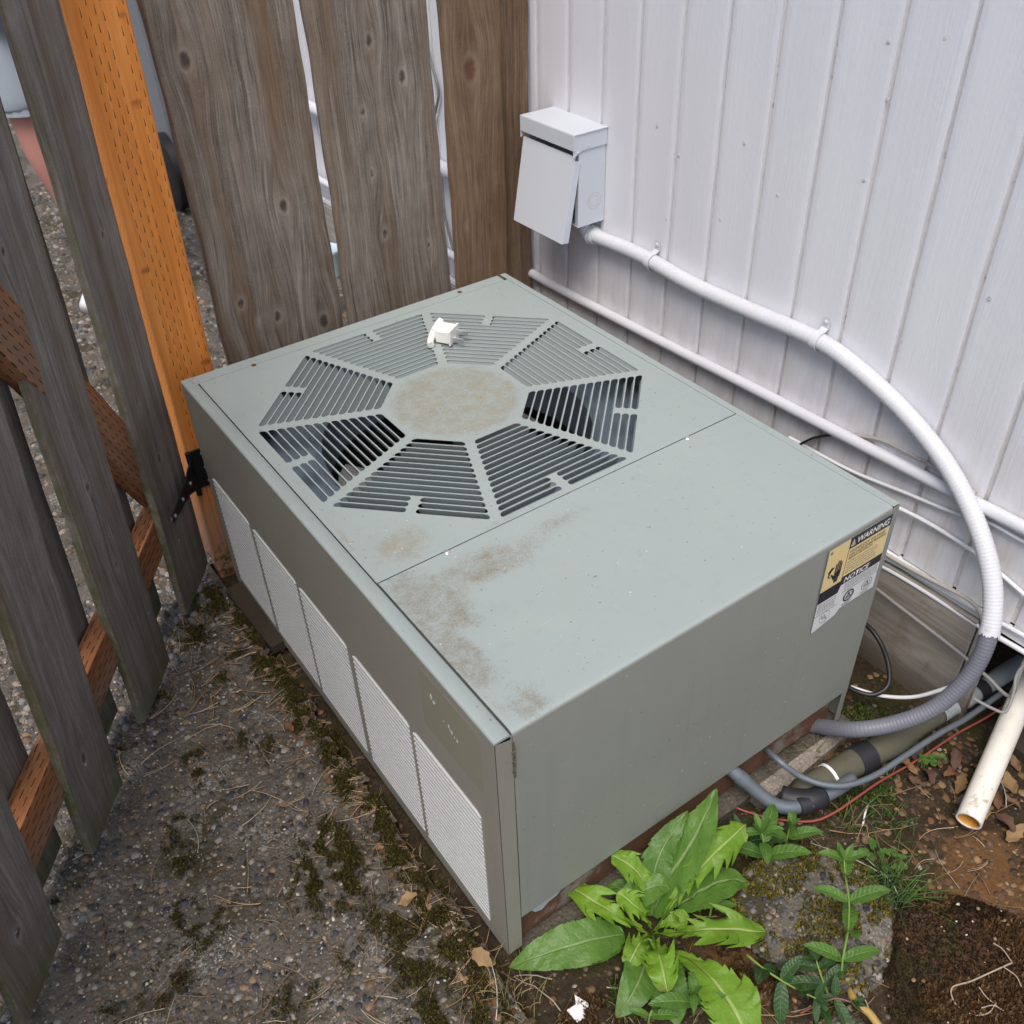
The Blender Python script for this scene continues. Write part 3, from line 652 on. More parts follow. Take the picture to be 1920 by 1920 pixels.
for s_, z_ in ((.36, .37), (.30, .17), (.66, .175), (.95, .18), (.08, .33), (.08, .17)): screw(gp(s_, 0, z_+.02), -gn, .0035, gate, 'zinc', 'nail')

# ================================================================== AIR CONDITIONER
W_, L_, H_ = .7866, 1.10, .5333
ac = empty('air_conditioner', 'sage green metal air conditioner cabinet with octagonal top fan grille', 'air conditioner')
I4 = Matrix.Identity(4)
def rect(x0, x1, y0, y1, r=0, n=4):
    if r <= 0: return [(x0, y0), (x1, y0), (x1, y1), (x0, y1)]
    out = []
    for cx_, cy_, a0 in ((x1-r, y0+r, -90), (x1-r, y1-r, 0), (x0+r, y1-r, 90), (x0+r, y0+r, 180)):
        for k in range(n+1):
            a = R(a0+90*k/n); out.append((cx_+r*math.cos(a), cy_+r*math.sin(a)))
    return out
# left side panel with five louvred openings; local x = -y (so that the normal looks to -x)
mL = frame((0, 0, 0), (0, -1, 0), (0, 0, 1), (-1, 0, 0))
wins = [(.050, .233), (.249, .431), (.456, .638), (.655, .846), (.868, 1.056)]
loops = [[(-L_, 0), (0, 0), (0, H_-.004), (-L_, H_-.004)]]
for a, b in wins: loops.append([(p[0], p[1]) for p in rect(-b, -a, .032, .325, .010)])
sp_ = MB().poly(loops, mL, .0012)
sp_.box((.0135, .0006, (H_-.004)/2), (.0265, .0012, H_-.004)); sp_.box((.0135, L_-.0006, (H_-.004)/2), (.0265, .0012, H_-.004))
side = sp_.build('side_panel', M['ac_side_shade'], ac)
# turned-over top flange of the side panel, with its bend
fl = MB(); prof = [(0, H_-.004), (.0006, H_-.0018), (.0022, H_-.0004), (.005, H_), (.0235, H_), (.0245, H_-.0012), (.0245, H_-.010)]
vs = [(x, y, z) for y in (0, L_) for x, z in prof]; n_ = len(prof); fl.add(vs, [(i, i+n_, i+n_+1, i+1) for i in range(n_-1)]+[tuple(range(n_))])
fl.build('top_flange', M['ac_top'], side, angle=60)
# louvre slats of each opening
for a, b in wins:
    g = MB()
    for k in range(24):
        z0 = .035+k*.01205
        vs = []
        for y in (a-.002, b+.002):
            vs += [(.0120, y, z0-.0006), (-.0012, y, z0), (-.0022, y, z0+.0010), (-.0018, y, z0+.0052), (.0120, y, z0+.0058)]
        g.add(vs, [(i, i+1, i+6, i+5) for i in range(4)])
    g.build('louver_slats', M['guard'], side, kind='stuff', smooth=False)
MB().box((.020, L_/2, .18), (.004, L_-.03, .33)).build('condenser_coil', M['coil'], ac)
# old sticker ghost on the side panel, with leftover scraps
gh = MB(); mG = frame((-.0003, 0, 0), (0, -1, 0), (0, 0, 1), (-1, 0, 0)); gh.poly([rect(-.190, -.035, .385, .512, .012)], mG, .0002)
M['ghost'] = simple('old_sticker_residue', (.245, .232, .180), .5, .3, scale=30, var=.12)
gh.build('sticker_residue', M['ghost'], side)
for yy, zz, s_ in ((.158, .474, .0055), (.152, .467, .004), (.148, .470, .0022), (.115, .452, .003), (.108, .445, .004), (.095, .440, .0035), (.128, .45, .002), (.101, .443, .0018), (.112, .448, .0018)):
    pts = [(-yy+s_*(.5+.7*random.random())*math.cos(a)*.6, zz+s_*(.4+.9*random.random())*math.sin(a)*1.2) for a in np.linspace(0, 6.28, 12)[:-1]]
    MB().poly([pts], frame((-.0007, 0, 0), (0, -1, 0), (0, 0, 1), (-1, 0, 0)), .0002).build('paper_scrap', M['label_white'], side)
# right side, back, right corner strip
rs = MB().box((W_-.0006, L_/2, H_/2), (.0012, L_, H_-.006)); rs.box((W_-.0076, .0006, (H_-.004)/2), (.0138, .0012, H_-.004))
rp0 = rs.build('right_panel', M['ac_front_shade'], ac)
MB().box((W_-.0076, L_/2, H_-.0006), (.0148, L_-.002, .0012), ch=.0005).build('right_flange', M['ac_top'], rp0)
MB().box((W_/2, L_-.0006, H_/2), (W_-.056, .0012, H_-.006)).build('back_panel', M['ac_side_shade'], ac)
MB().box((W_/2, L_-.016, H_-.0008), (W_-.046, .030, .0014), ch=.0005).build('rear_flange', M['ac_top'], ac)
# service panel: one sheet bent over the top edge
sv = MB(); prof = [(.3425, H_-.006), (.3425, H_+.0002), (.012, H_+.0002)]
for k in range(1, 8):
    a = R(90*k/7); prof.append((.007-.007*math.sin(a)+.0, H_-.007+.0072*math.cos(a)))
prof += [(-.0008, .3), (-.0008, .087), (.008, .085)]
xs = np.linspace(.0275, .7705, 40); vs = []
for x in xs:
    for y, z in prof:
        d = .0016*math.sin((x-.0275)/.734*math.pi)*math.sin(max(0, min(1, y/.34))*math.pi) if z > H_-.002 else (.0012*math.sin((x-.0275)/.734*math.pi)*math.sin(max(0, min(1, z/.5))*math.pi))
        vs.append((x, y-(d if z < H_-.002 else 0), z-(d if z > H_-.002 else 0)))
n_ = len(prof); sv.add(vs, [(i*n_+j, i*n_+j+1, (i+1)*n_+j+1, (i+1)*n_+j) for i in range(len(xs)-1) for j in range(n_-1)])
sv.add([(x, y, z) for x in (.0275, .7705) for y, z in prof], [])
service = sv.build('service_panel', M['ac_topf_lit'], ac, angle=50)
service.data.materials.append(M['ac_front_shade'])          # skylight painted in: paler, bluer enamel on the top, darker on the front
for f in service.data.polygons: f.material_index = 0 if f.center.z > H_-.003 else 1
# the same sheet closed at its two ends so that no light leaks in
for x in (.0279, .7701): MB().add([(x, .3425, H_-.003), (x, .006, H_-.003), (x, .001, H_-.010), (x, .001, .09), (x, .3425, .09)], [(0, 1, 2, 3, 4)]).build('panel_end', M['ac_front_shade'], service)
M['gasket'] = simple('crumbled_gasket', (.10, .09, .075), .95, .1, scale=300, var=.6, bstr=1)
gk = MB()
for k in range(26): gk.box((.0268+random.uniform(-.0012, .002), -.0012+random.uniform(-.001, .001), .515-k*.0028-random.random()*.002), (.003, .002, .0034), ch=.0006)
gk.build('crumbled_gasket', M['gasket'], ac)
MB().box((W_/2, .022, .045), (W_-.052, .020, .084), ch=.001).build('base_rail', M['rust'], ac)
MB().poly([[(.062, .047), (.075, .041), (.088, .050), (.105, .052), (.118, .066), (.112, .084), (.058, .084), (.052, .064)]], frame((0, .0114, 0), (1, 0, 0), (0, 0, 1), (0, -1, 0)), .0006).build('bare_metal_patch', M['bare'], ac)
MB().box((W_/2, L_/2, .012), (W_-.02, L_-.04, .012)).build('base_pan', M['rust'], ac)
for a in (.146, .647): screw((a, .3395, H_), (0, 0, 1), .0055, ac, 'zinc', 'screw')
for a, b in ((.142, 1.066), (.648, 1.081)): screw((a, b, H_-.001), (0, 0, 1), .0055, ac, 'rustdot', 'screw')

# fan panel with its octagon of slots
gc = Vector((.3927, .7006, 0)); ZT = H_+.0004
outer = [rect(.0262, .7698, .3445, 1.0665)[i] for i in range(4)]
loops = [outer]; slats = []
AP_O, AP_I, NS = .345, .1335, 14; pitch = (AP_O-AP_I)/NS; sw = pitch*.83
def arcend(a, b, k=3): return [a, b]
for k in range(8):
    th = R(-135+45*k); cr, sr = math.cos(th), math.sin(th)
    def T2(r, t): return (gc.x+r*cr-t*sr, gc.y+r*sr+t*cr)
    for i in range(NS):
        r0 = AP_I+pitch*i+.0006; r1 = r0+sw; t0 = r0*math.tan(R(22.5))-.0085/math.cos(R(22.5)); t1 = r1*math.tan(R(22.5))-.0085/math.cos(R(22.5))
        segs = [(-1, 1)] if i < NS-3 else [(-1, 0), (0, 1)]
        for sgm in segs:
            lo0, lo1 = (-t0, -t1) if sgm[0] == -1 else (.0075+.001, .0075)
            hi0, hi1 = (t0, t1) if sgm[1] == 1 else (-.0075-.001, -.0075)
            q = []
            rm = (r0+r1)/2; rad = sw/2
            # rounded ends
            for kk in range(5):
                a = -90+180*kk/4; q.append(T2(rm+rad*math.sin(R(a)), ((hi0+hi1)/2-rad*.9)+rad*.9*math.cos(R(a))+(hi1-hi0)*.5*math.sin(R(a))))
            for kk in range(5):
                a = 90-180*kk/4; q.append(T2(rm+rad*math.sin(R(a)), ((lo0+lo1)/2+rad*.9)-rad*.9*math.cos(R(a))+(lo1-lo0)*.5*math.sin(R(a))))
            loops.append(q[::-1]); slats.append((th, r1, lo1, hi1))
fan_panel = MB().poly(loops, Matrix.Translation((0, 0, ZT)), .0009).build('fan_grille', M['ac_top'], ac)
for th, r1, lo, hi in slats:
    cr, sr = math.cos(th), math.sin(th); g = MB(); vs = []
    for dr, dz, tp in ((.0010, -.0006, 0.0), (.0006, -.0026, .0004), (-.0014, -.0082, .0012), (-.0040, -.0150, .0024)):
        for t in (lo+.002+tp, hi-.002-tp):
            vs.append((gc.x+(r1+dr)*cr-t*sr, gc.y+(r1+dr)*sr+t*cr, ZT+dz))
    vs += [(x+.0006*cr, y+.0006*sr, z-.0006) for x, y, z in vs]
    F = [(2*i, 2*i+1, 2*i+3, 2*i+2) for i in range(3)]+[(8+2*i, 8+2*i+2, 8+2*i+3, 8+2*i+1) for i in range(3)]
    F += [(6, 7, 15, 14)]+[(2*i, 2*i+2, 10+2*i, 8+2*i) for i in range(3)]+[(2*i+1, 9+2*i, 11+2*i, 2*i+3) for i in range(3)]
    g.add(vs, F).build('slat', M['slat'], fan_panel, angle=60)
# inside: compartment, orifice plate, fan
ins = MB()
for c_, d_ in (((.030, .705, .40), (.002, .72, .25)), ((.762, .705, .40), (.002, .72, .25)), ((.396, .346, .40), (.73, .002, .25)), ((.396, 1.064, .40), (.73, .002, .25))): ins.box(c_, d_)
ins.build('compartment_wall', M['inner'], ac)
circ = [(gc.x+.275*math.cos(a), gc.y+.275*math.sin(a)) for a in np.linspace(0, 2*math.pi, 49)[:-1]]
og = MB().poly([rect(.031, .761, .347, 1.063), circ[::-1]], Matrix.Translation((0, 0, H_-.062)), .0012)
mz = Matrix.Translation((gc.x, gc.y, 0)); n_ = 48
for r0, z0, r1, z1 in ((.275, H_-.062, .262, H_-.070), (.262, H_-.070, .258, H_-.16)):
    vs = [mz @ Vector((r*math.cos(2*math.pi*k/n_), r*math.sin(2*math.pi*k/n_), z)) for r, z in ((r0, z0), (r1, z1)) for k in range(n_)]
    og.add(vs, [(k, n_+k, n_+(k+1) % n_, (k+1) % n_) for k in range(n_)])
og.build('shroud', M['shroud'], ac, angle=40)
fan = MB().lathe([(.045, H_-.17), (.045, H_-.13), (.030, H_-.12), (.010, H_-.118)], mz, 24).build('fan', M['fanblade'], ac, angle=35)
for k in range(3):
    b = MB(); vs = []
    for i in range(7):
        r = .045+.20*i/6
        for j in range(7):
            a = R(120*k+168)+(-.55+1.10*j/6)*(.75+.35*i/6); vs.append(mz @ Vector((r*math.cos(a), r*math.sin(a), H_-.15+.022*(j/3-1)-.004*((j-3)/3)**2)))
    b.add(vs, [(i*7+j, i*7+j+1, (i+1)*7+j+1, (i+1)*7+j) for i in range(6) for j in range(6)])
    b.build('blade', M['fanblade'], fan, smooth=True)
MB().lathe([(.075, .12), (.075, .30), (.07, .31)], mz, 24).build('fan_motor', M['black_plastic'], ac, angle=35)
for a in np.linspace(0, 6.28, 5)[:-1]: pass
bh = MB()
for x_, y_ in ((.0312, .80), (.0312, .60)): pass
MB().box((.4, .7, .10), (.70, .70, .01)).build('cabinet_dark_sheet', M['dark'], ac)

# ================================================================== DISCONNECT BOX on the wall
db = empty('disconnect_box', 'small pale grey metal electrical box with its cover hanging open on the wall', 'electrical box')
y0, y1 = 1.000, 1.186; zb, zt = .637, .846
t = .0016; g = MB()
g.box(((XW+.925)/2-.001, y0+t/2, (zb+zt-.012)/2), (XW-.925, t, zt-.012-zb)); g.box(((XW+.925)/2-.001, y1-t/2, (zb+zt-.012)/2), (XW-.925, t, zt-.012-zb))
g.box(((XW+.925)/2-.001, (y0+y1)/2, zb+t/2), (XW-.925, y1-y0-2*t-.001, t)); g.box((XW-.004, (y0+y1)/2, (zb+zt)/2-.006), (t, y1-y0-2*t-.001, zt-zb-.014))
g.box((.926, y0+.0075, (zb+zt-.045)/2), (t, .0115, zt-.047-zb))
body = g.build('box_body', M['box_paint'], db)
hd = MB(); e = .003
mY = frame((0, y0-.003, 0), (1, 0, 0), (0, 0, 1), (0, -1, 0))
hd.box(((XW+.907)/2, (y0+y1)/2, zt-.001), (XW-.907, y1-y0+.010, .0025), ch=.0009)
hd.box((.9075, (y0+y1)/2, zt-.018), (.0022, y1-y0+.010, .033), ch=.0008)
hd.poly([[(.907, zt-.001), (.907, zt-.049), (.932, zt-.037), (XW-.001, zt-.037), (XW-.001, zt-.001)][::-1]], mY, .002)
hd.poly([[(.907, zt-.001), (.907, zt-.049), (.932, zt-.037), (XW-.001, zt-.037), (XW-.001, zt-.001)][::-1]], frame((0, y1+.005, 0), (1, 0, 0), (0, 0, 1), (0, -1, 0)), .002)
hood = hd.build('box_hood', M['box_paint'], db)
# cover hinged under the hood, swung out at the bottom
tilt = R(10.5); ct, st_ = math.cos(tilt), math.sin(tilt)
top = Vector((.9130, 0, zt-.047)); dn_ = Vector((-st_, 0, -ct)); ou = Vector((-ct, 0, st_))
LC = .192; cv = MB(); mc = frame(top+Vector((0, (y0+y1)/2, 0)), (0, -1, 0), -dn_, ou)
hwid = (y1-y0)/2+.002
rc = mc.to_3x3()
cv.box(mc @ Vector((0, -LC/2, 0)), (2*hwid, LC, .0018), rc, ch=.0006)
for sx in (-1, 1): cv.box(mc @ Vector((sx*(hwid-.0008), -LC/2-.004, -.009)), (.0016, LC-.012, .0165), rc, ch=.0005)
cv.box(mc @ Vector((0, -LC+.0008, -.006)), (2*hwid-.004, .0016, .0105), rc, ch=.0005)
cover = cv.build('box_cover', M['box_paint'], db)
cv = MB().box(mc @ Vector((-.042, -LC-.0005, -.002)), (.016, .003, .003), rc); cv.build('cover_latch', M['black_plastic'], cover)
kd = MB(); mk = frame((.970, y0-.0002, zb+.052), (1, 0, 0), (0, 0, 1), (0, -1, 0))
for ro, ri in ((.0195, .0182), (.0130, .0120)):
    kd.poly([[(ro*math.cos(a), ro*math.sin(a)) for a in np.linspace(0, 6.283, 33)[:-1]], [(ri*math.cos(a), ri*math.sin(a)) for a in np.linspace(0, 6.283, 33)[:-1]][::-1]], mk, .0004)
M['knock'] = simple('knockout_edge', (.50, .47, .42), .5, .3)
kd.build('knockout_ring', M['knock'], body)
screw((.919, y0-.003, zt-.040), (0, -1, 0), .0030, hood, 'box_paint', 'rivet'); screw((.949, y0-.003, zt-.030), (0, -1, 0), .0026, hood, 'box_paint', 'rivet')

# ================================================================== FLEXIBLE CONDUIT from the box down into the unit
fc = empty('flexible_conduit', 'thick ribbed flexible conduit, painted white above and bare grey in its lower loop', 'conduit')
cw = XW-.0170
path = P((1112, 441, 'x', cw), (1200, 478, 'x', cw), (1300, 534, 'x', cw), (1420, 588, 'x', cw), (1500, 622, 'x', cw), (1562, 655, 'x', cw), (1640, 718, 'x', cw), (1712, 790, 'x', cw-.002), (1775, 872, 'x', cw-.006),
         (1822, 960, 'x', cw-.018), (1853, 1050, 'x', cw-.034), (1862, 1130, 'x', cw-.052), (1850, 1205, 'x', cw-.078), (1815, 1270, 'x', cw-.105), (1755, 1325, 'x', cw-.145), (1680, 1356, 'x', cw-.195), (1600, 1368, 'x', cw-.245))
path.append(at(1530, 1360, 1, .012)); path.append(at(1505, 1352, 1, .035))
sp = smooth_path(path, 14); fine = resample(sp, .0016); n = len(fine)
d0 = min(range(n), key=lambda i: (fine[i]-at(1862, 1185, 0, cw-.07)).length)
def ribbed(a, b): return [(.0160 if i < d0 else .0146)+.0006*(.5+.5*math.cos(2*math.pi*i/4.0)) for i in range(a, b)]
MB().tube(fine[:d0+1], ribbed(0, d0+1), 16).build('painted_section', M['white_cond'], fc, smooth=True)
MB().tube(fine[d0:], ribbed(d0, n), 16).build('bare_section', M['conduit_grey'], fc, smooth=True)
# torn edge of the paint
te = MB(); nt_ = 60; T = (fine[d0+3]-fine[d0]).normalized(); N = T.orthogonal().normalized(); B = T.cross(N); vs = []
for k in range(nt_):
    a = 6.283*k/nt_; L = .006+.010*mnoise.noise(Vector((math.cos(a)*1.6, math.sin(a)*1.6, 3)))+.004*mnoise.noise(Vector((math.cos(a)*7, math.sin(a)*7, 1)))
    for l in (-.004, max(.0005, L)):
        i_ = min(n-1, max(0, d0+int(round(l/.0016)))); vs.append(fine[d0]+T*l+(N*math.cos(a)+B*math.sin(a))*.0171+(fine[i_]-fine[d0]-T*(fine[i_]-fine[d0]).dot(T)))
te.add(vs, [(2*k, (2*k+2) % (2*nt_), (2*k+3) % (2*nt_), 2*k+1) for k in range(nt_)])
te.build('torn_paint', M['white_cond'], fc)
T = (fine[6]-fine[0]).normalized(); N = T.orthogonal().normalized(); mcn = frame(fine[0]-T*.010, N, T.cross(N), T)
MB().lathe([(.0155, -.02), (.0155, 0), (.0228, .001), (.0228, .009), (.0208, .011), (.0208, .018), (.0182, .022)], mcn, 20).build('conduit_connector', M['white_cond'], fc, angle=35)
MB().tube(smooth_path([at(1095, 425, 0, XW-.030)+Vector((0, .012, .02)), at(1098, 432, 0, XW-.026), fine[0]-T*.008], 5), .0155, 14).build('conduit_elbow', M['white_cond'], fc, smooth=True)
for px, py, lx, ly in ((1222, 492, 1238, 468), (1535, 636, 1553, 617)):
    c = at(px, py, 0, cw); i = min(range(n), key=lambda k: (fine[k]-c).length); T = (fine[i+4]-fine[i-4]).normalized(); up = Vector((1, 0, 0)).cross(T).normalized()
    up = up if up.z > 0 else -up; g = MB(); ou_ = Vector((-1, 0, 0))
    ring = [fine[i]+(ou_*math.cos(a)+up*math.sin(a))*.0180 for a in np.linspace(-1.75, 1.75, 17)]
    A = fine[i]; ring += [A+up*.024+Vector((XW-.004-A.x, 0, 0)), A+up*.043+Vector((XW-.004-A.x, 0, 0))]
    wv = T*.0075; vs = [p-wv for p in ring]+[p+wv for p in ring]; m_ = len(ring)
    vs += [p+(Vector((0, 0, 0)) if k > 16 else (p-fine[i]).normalized()*.0016)+(Vector((-.002, 0, 0)) if k > 16 else Vector((0, 0, 0))) for k, p in list(enumerate(ring))for _ in (0,)]
    q = [p for p in vs[2*m_:]]; vs = vs[:2*m_]; fr_ = [p-wv for p in q]+[p+wv for p in q]
    F = [(k, k+1, m_+k+1, m_+k) for k in range(m_-1)]
    g.add(fr_, F); g.add(vs, [f[::-1] for f in F])
    g.add([fr_[k] for k in range(m_)]+[vs[k] for k in range(m_)], [(k, m_+k, m_+k+1, k+1) for k in range(m_-1)])
    g.add([fr_[m_+k] for k in range(m_)]+[vs[m_+k] for k in range(m_)], [(k, k+1, m_+k+1, m_+k) for k in range(m_-1)])
    sb = g.build('pipe_strap', M['white_cond'], fc, angle=50)
    screw(A+up*.036+Vector((XW-.007-A.x, 0, 0)), (-1, 0, 0), .0048, sb, 'white_cond')

# ================================================================== CONDUITS AND CABLES ALONG THE WALL
def pipe(name, label, cat, pts, r, mat, k=10, n=12, step=None, group=None, smooth=True):
    q = smooth_path(pts, k) if k else pts
    return MB().tube(q, r, n).build(name, M[mat], None, smooth=smooth, angle=50, label=label, cat=cat, group=group)
lc = XW-.0128
pipe('wall_conduit', 'straight white pipe running along the wall just above the green unit', 'pipe', P((905, 446, 'x', lc), (1000, 514, 'x', lc), (1200, 620, 'x', lc), (1400, 722, 'x', lc), (1600, 826, 'x', lc), (1750, 903, 'x', lc), (1925, 992, 'x', lc), (2100, 1090, 'x', lc)), .0116, 'white_cond', 6, 16)
pipe('upper_cable', 'white cable sagging below the straight wall pipe, near the unit corner', 'cable', P((1480, 820, 'x', XW-.008), (1590, 880, 'x', XW-.008), (1700, 925, 'x', XW-.008), (1790, 962, 'x', XW-.008), (1850, 978, 'x', XW-.008), (1925, 1018, 'x', XW-.008), (2050, 1080, 'x', XW-.008)), .0036, 'white_cable')
pipe('flat_cable', 'broad white cable curving down the wall from the unit corner behind the conduit loop', 'cable', P((1600, 915, 'x', XW-.012), (1690, 955, 'x', XW-.012), (1760, 992, 'x', XW-.010), (1835, 1042, 'x', XW-.008), (1890, 1088, 'x', XW-.008), (1960, 1150, 'x', XW-.008)), .0040, 'white_cable')
pipe('arched_cable', 'thin dusty cable arching above the straight wall pipe, black then white', 'cable', P((1440, 850, 'x', XW-.006), (1510, 830, 'x', XW-.007), (1560, 814, 'x', XW-.007), (1640, 822, 'x', XW-.006), (1700, 848, 'x', XW-.006), (1765, 885, 'x', XW-.006), (1830, 925, 'x', XW-.010)), .0032, 'dusty_cable')
pipe('black_wire', 'short black wire emerging from behind the unit under the wall pipe', 'wire', P((1440, 872, 'x', XW-.02), (1506, 830, 'x', XW-.02), (1540, 818, 'x', XW-.018), (1580, 815, 'x', XW-.010)), .0026, 'black_cable')
for j, (dy, rr, lb) in enumerate(((0, .0044, 'upper white cable of the pair tacked along the bottom edge of the siding'), (17, .0050, 'lower white cable of the pair tacked along the bottom edge of the siding'))):
    pipe('siding_cable', lb, 'cable', P((1560, 1000+dy, 'x', XW-.014), (1660, 1046+dy*1.1, 'x', XW-.014), (1745, 1093+dy*1.3, 'x', XW-.014), (1830, 1143+dy*1.6, 'x', XW-.012), (1920, 1192+dy*1.8, 'x', XW-.012), (2010, 1245+dy*2, 'x', XW-.012)), rr, 'white_cable', group='cable pair along the siding edge')
pipe('looping_cable', 'dusty white cable leaving the siding edge and dropping behind the conduit', 'cable', P((1640, 1026, 'x', XW-.02), (1700, 1062, 'x', XW-.02), (1760, 1094, 'x', XW-.022), (1815, 1124, 'x', XW-.026), (1838, 1150, 'x', XW-.03), (1846, 1192, 'x', XW-.03)), .0042, 'dusty_cable')
pipe('grey_cable', 'black and grey cable slanting across the plywood skirt to the opening', 'cable', P((1620, 1085, 'x', XW-.03), (1660, 1117, 'x', XW-.03), (1720, 1163, 'x', XW-.03), (1790, 1217, 'x', XW-.03), (1850, 1268, 'x', XW-.03), (1893, 1305, 'x', XW-.03), (1912, 1262, 'x', XW-.02), (1930, 1215, 'x', XW+.02)), .0036, 'grey_cable')
pipe('black_cable', 'thick black cable looping on the soil behind the unit corner', 'cable', P((1600, 1150, 'x', .93), (1640, 1188, 'x', .925), (1663, 1235, 'x', .92), (1666, 1282, 'x', .90), (1640, 1302, 'x', .87), (1608, 1297, 'x', .85), (1575, 1280, 'x', .83)), .0048, 'black_cable')
pipe('paint_splashed_cable', 'cable lying on the soil with white paint splashes, behind the grey conduit loop', 'cable', P((1595, 1288, 'x', .86), (1650, 1304, 'x', .885), (1710, 1307, 'x', .91), (1765, 1293, 'x', .935), (1800, 1278, 'x', .955), (1850, 1240, 'x', .99)), .0038, 'white_cable')
pipe('thin_grey_line', 'thin grey bent line hooked round the insulated pipe at the wall opening', 'cable', P((1938, 1228, 'x', XW+.02), (1908, 1262, 'x', XW-.03), (1900, 1300, 'x', XW-.06), (1885, 1334, 'x', XW-.09), (1860, 1328, 'x', XW-.10), (1826, 1310, 'x', XW-.11)), .0028, 'grey_cable')

# refrigerant lines
rp = empty('insulated_pipe', 'mossy foam insulated refrigerant pipe running from the unit into the wall opening', 'pipe')
pa = P((1496, 1494, 'z', -.012), (1540, 1466, 'z', -.010), (1600, 1430, 'z', -.006), (1680, 1388, 'z', -.004), (1760, 1340, 'z', .0), (1830, 1298, 'z', .004), (1915, 1242, 'z', .01))
q = resample(smooth_path(pa, 8), .006); m_ = len(q); cut = int(m_*.60)
rr = [(.0250 if i < m_*.40 else .0250-.0075*min(1, (i-m_*.40)/(m_*.12)))+.0007*math.sin(i*.37)+.0011*random.random() for i in range(m_)]; rr[0] = .019; rr[1] = .024
MB().tube(q[:cut+1], rr[:cut+1], 14).build('foam_insulation', M['foam'], rp, smooth=True)
MB().tube(q[cut:], rr[cut:], 14).build('pipe_wrap', M['foam_white'], rp, smooth=True)
for f, wd, mt in ((.27, 5, 'tape'), (.78, 3, 'tape')):
    i = int(m_*f); MB().tube(q[i-wd//2-1:i+wd//2+2], rr[i]+.0028, 16).build('tape_band', M[mt], rp, angle=40)
i = int(m_*.13); MB().tube(q[i:i+2], .0268, 16).build('cable_tie', M['white_paint'], rp, angle=40)
tl = smooth_path([q[i]+Vector((-.002, -.026, .004)), at(1638, 1470, 1, -.12), at(1624, 1520, 2, -.03), at(1618, 1548, 2, -.033)], 5)
g = MB(); vs = []
for p in tl: vs += [p+Vector((-.0022, 0, 0)), p+Vector((.0022, 0, 0)), p+Vector((.0022, .001, .001)), p+Vector((-.0022, .001, .001))]
F = [(4*k+a, 4*k+(a+1) % 4, 4*k+4+(a+1) % 4, 4*k+4+a) for k in range(len(tl)-1) for a in range(4)]
g.add(vs, F).build('tie_tail', M['white_paint'], rp)
MB().tube(smooth_path([at(1466, 1494, 2, .0), at(1495, 1500, 2, .004), at(1522, 1500, 2, .006), at(1540, 1492, 2, .004)], 5), .0205, 14).build('pipe_collar', M['tape'], rp, smooth=True)
cp = empty('copper_pipe', 'tarnished grey copper pipe with an elbow leaving the front base of the unit', 'pipe')
pts = P((1358, 1432, 'y', .020), (1385, 1455, 'z', .062), (1420, 1485, 'z', .034), (1452, 1508, 'z', .016), (1487, 1514, 'z', .010), (1530, 1503, 'z', .008))
qq = smooth_path(pts, 9); MB().tube(qq, .0125, 14).build('pipe_bend', M['copper'], cp, smooth=True)
i = 9; MB().tube(qq[i:i+4], .0138, 14).build('solder_cup', M['copper'], cp, angle=40)
MB().tube([qq[-8], qq[-4]], .0165, 14).build('pipe_coupling', M['tape'], cp, angle=40)
q2 = smooth_path([qq[-3]]+P((1565, 1482, 'z', .008), (1600, 1460, 'z', .008)), 7); MB().tube(q2, .0125, 14).build('pipe_stub', M['copper'], cp, smooth=True)
pipe('thin_copper_line', 'thin grey copper line dipping from the unit base and running along the insulated pipe', 'pipe', P((1430, 1398, 'y', .02), (1460, 1426, 'z', .070), (1500, 1455, 'z', .048), (1545, 1471, 'z', .040), (1590, 1472, 'z', .036), (1640, 1454, 'z', .034), (1690, 1422, 'z', .034), (1760, 1376, 'z', .034), (1810, 1348, 'z', .036), (1880, 1298, 'z', .038)), .0056, 'copper', 10, 12)
pipe('red_wire', 'thin red wire trailing along the ground beside the insulated pipe', 'wire', P((1366, 1508, 'z', -.022), (1400, 1522, 'z', -.024), (1450, 1535, 'z', -.024), (1520, 1540, 'z', -.022), (1562, 1525, 'z', -.018), (1600, 1500, 'z', -.014), (1650, 1465, 'z', -.018), (1720, 1425, 'z', -.024), (1790, 1378, 'z', -.022), (1850, 1345, 'z', -.018), (1895, 1315, 'z', -.010)), .0023, 'red_wire', 10, 8)
# pvc drain
A = at(1816, 1540, 2, .006); B = at(1932, 1268, 0, XW+.105); T = (B-A).normalized(); N = T.orthogonal().normalized(); mp = frame(A, N, T.cross(N), T); L = (B-A).length+.12
dp = MB().lathe([(.0190, 0), (.0218, 0), (.0218, .03), (.0218, L), (.0190, L)], mp, 24)
g = MB(); n_ = 24; vs = [mp @ Vector((r*math.cos(2*math.pi*k/n_), r*math.sin(2*math.pi*k/n_), z)) for r, z in ((.0218, 0), (.0218, L*.33), (.0218, L*.66), (.0218, L), (.0189, L), (.0189, 0)) for k in range(n_)]
g.add(vs, [(i*n_+k, ((i+1) % 6)*n_+k, ((i+1) % 6)*n_+(k+1) % n_, i*n_+(k+1) % n_) for i in range(6) for k in range(n_)])
pv = g.build('drain_pipe', M['pvc'], None, angle=40, label='open ended white plastic drain pipe with rusty bore sloping out of the wall opening', cat='pipe')
g = MB(); vs = [mp @ Vector((r*math.cos(2*math.pi*k/n_), r*math.sin(2*math.pi*k/n_), z)) for r, z in ((.0187, .002), (.0187, .12)) for k in range(n_)]
g.add(vs, [(k, n_+k, n_+(k+1) % n_, (k+1) % n_) for k in range(n_)]); g.build('pipe_bore', M['pvc_in'], pv)

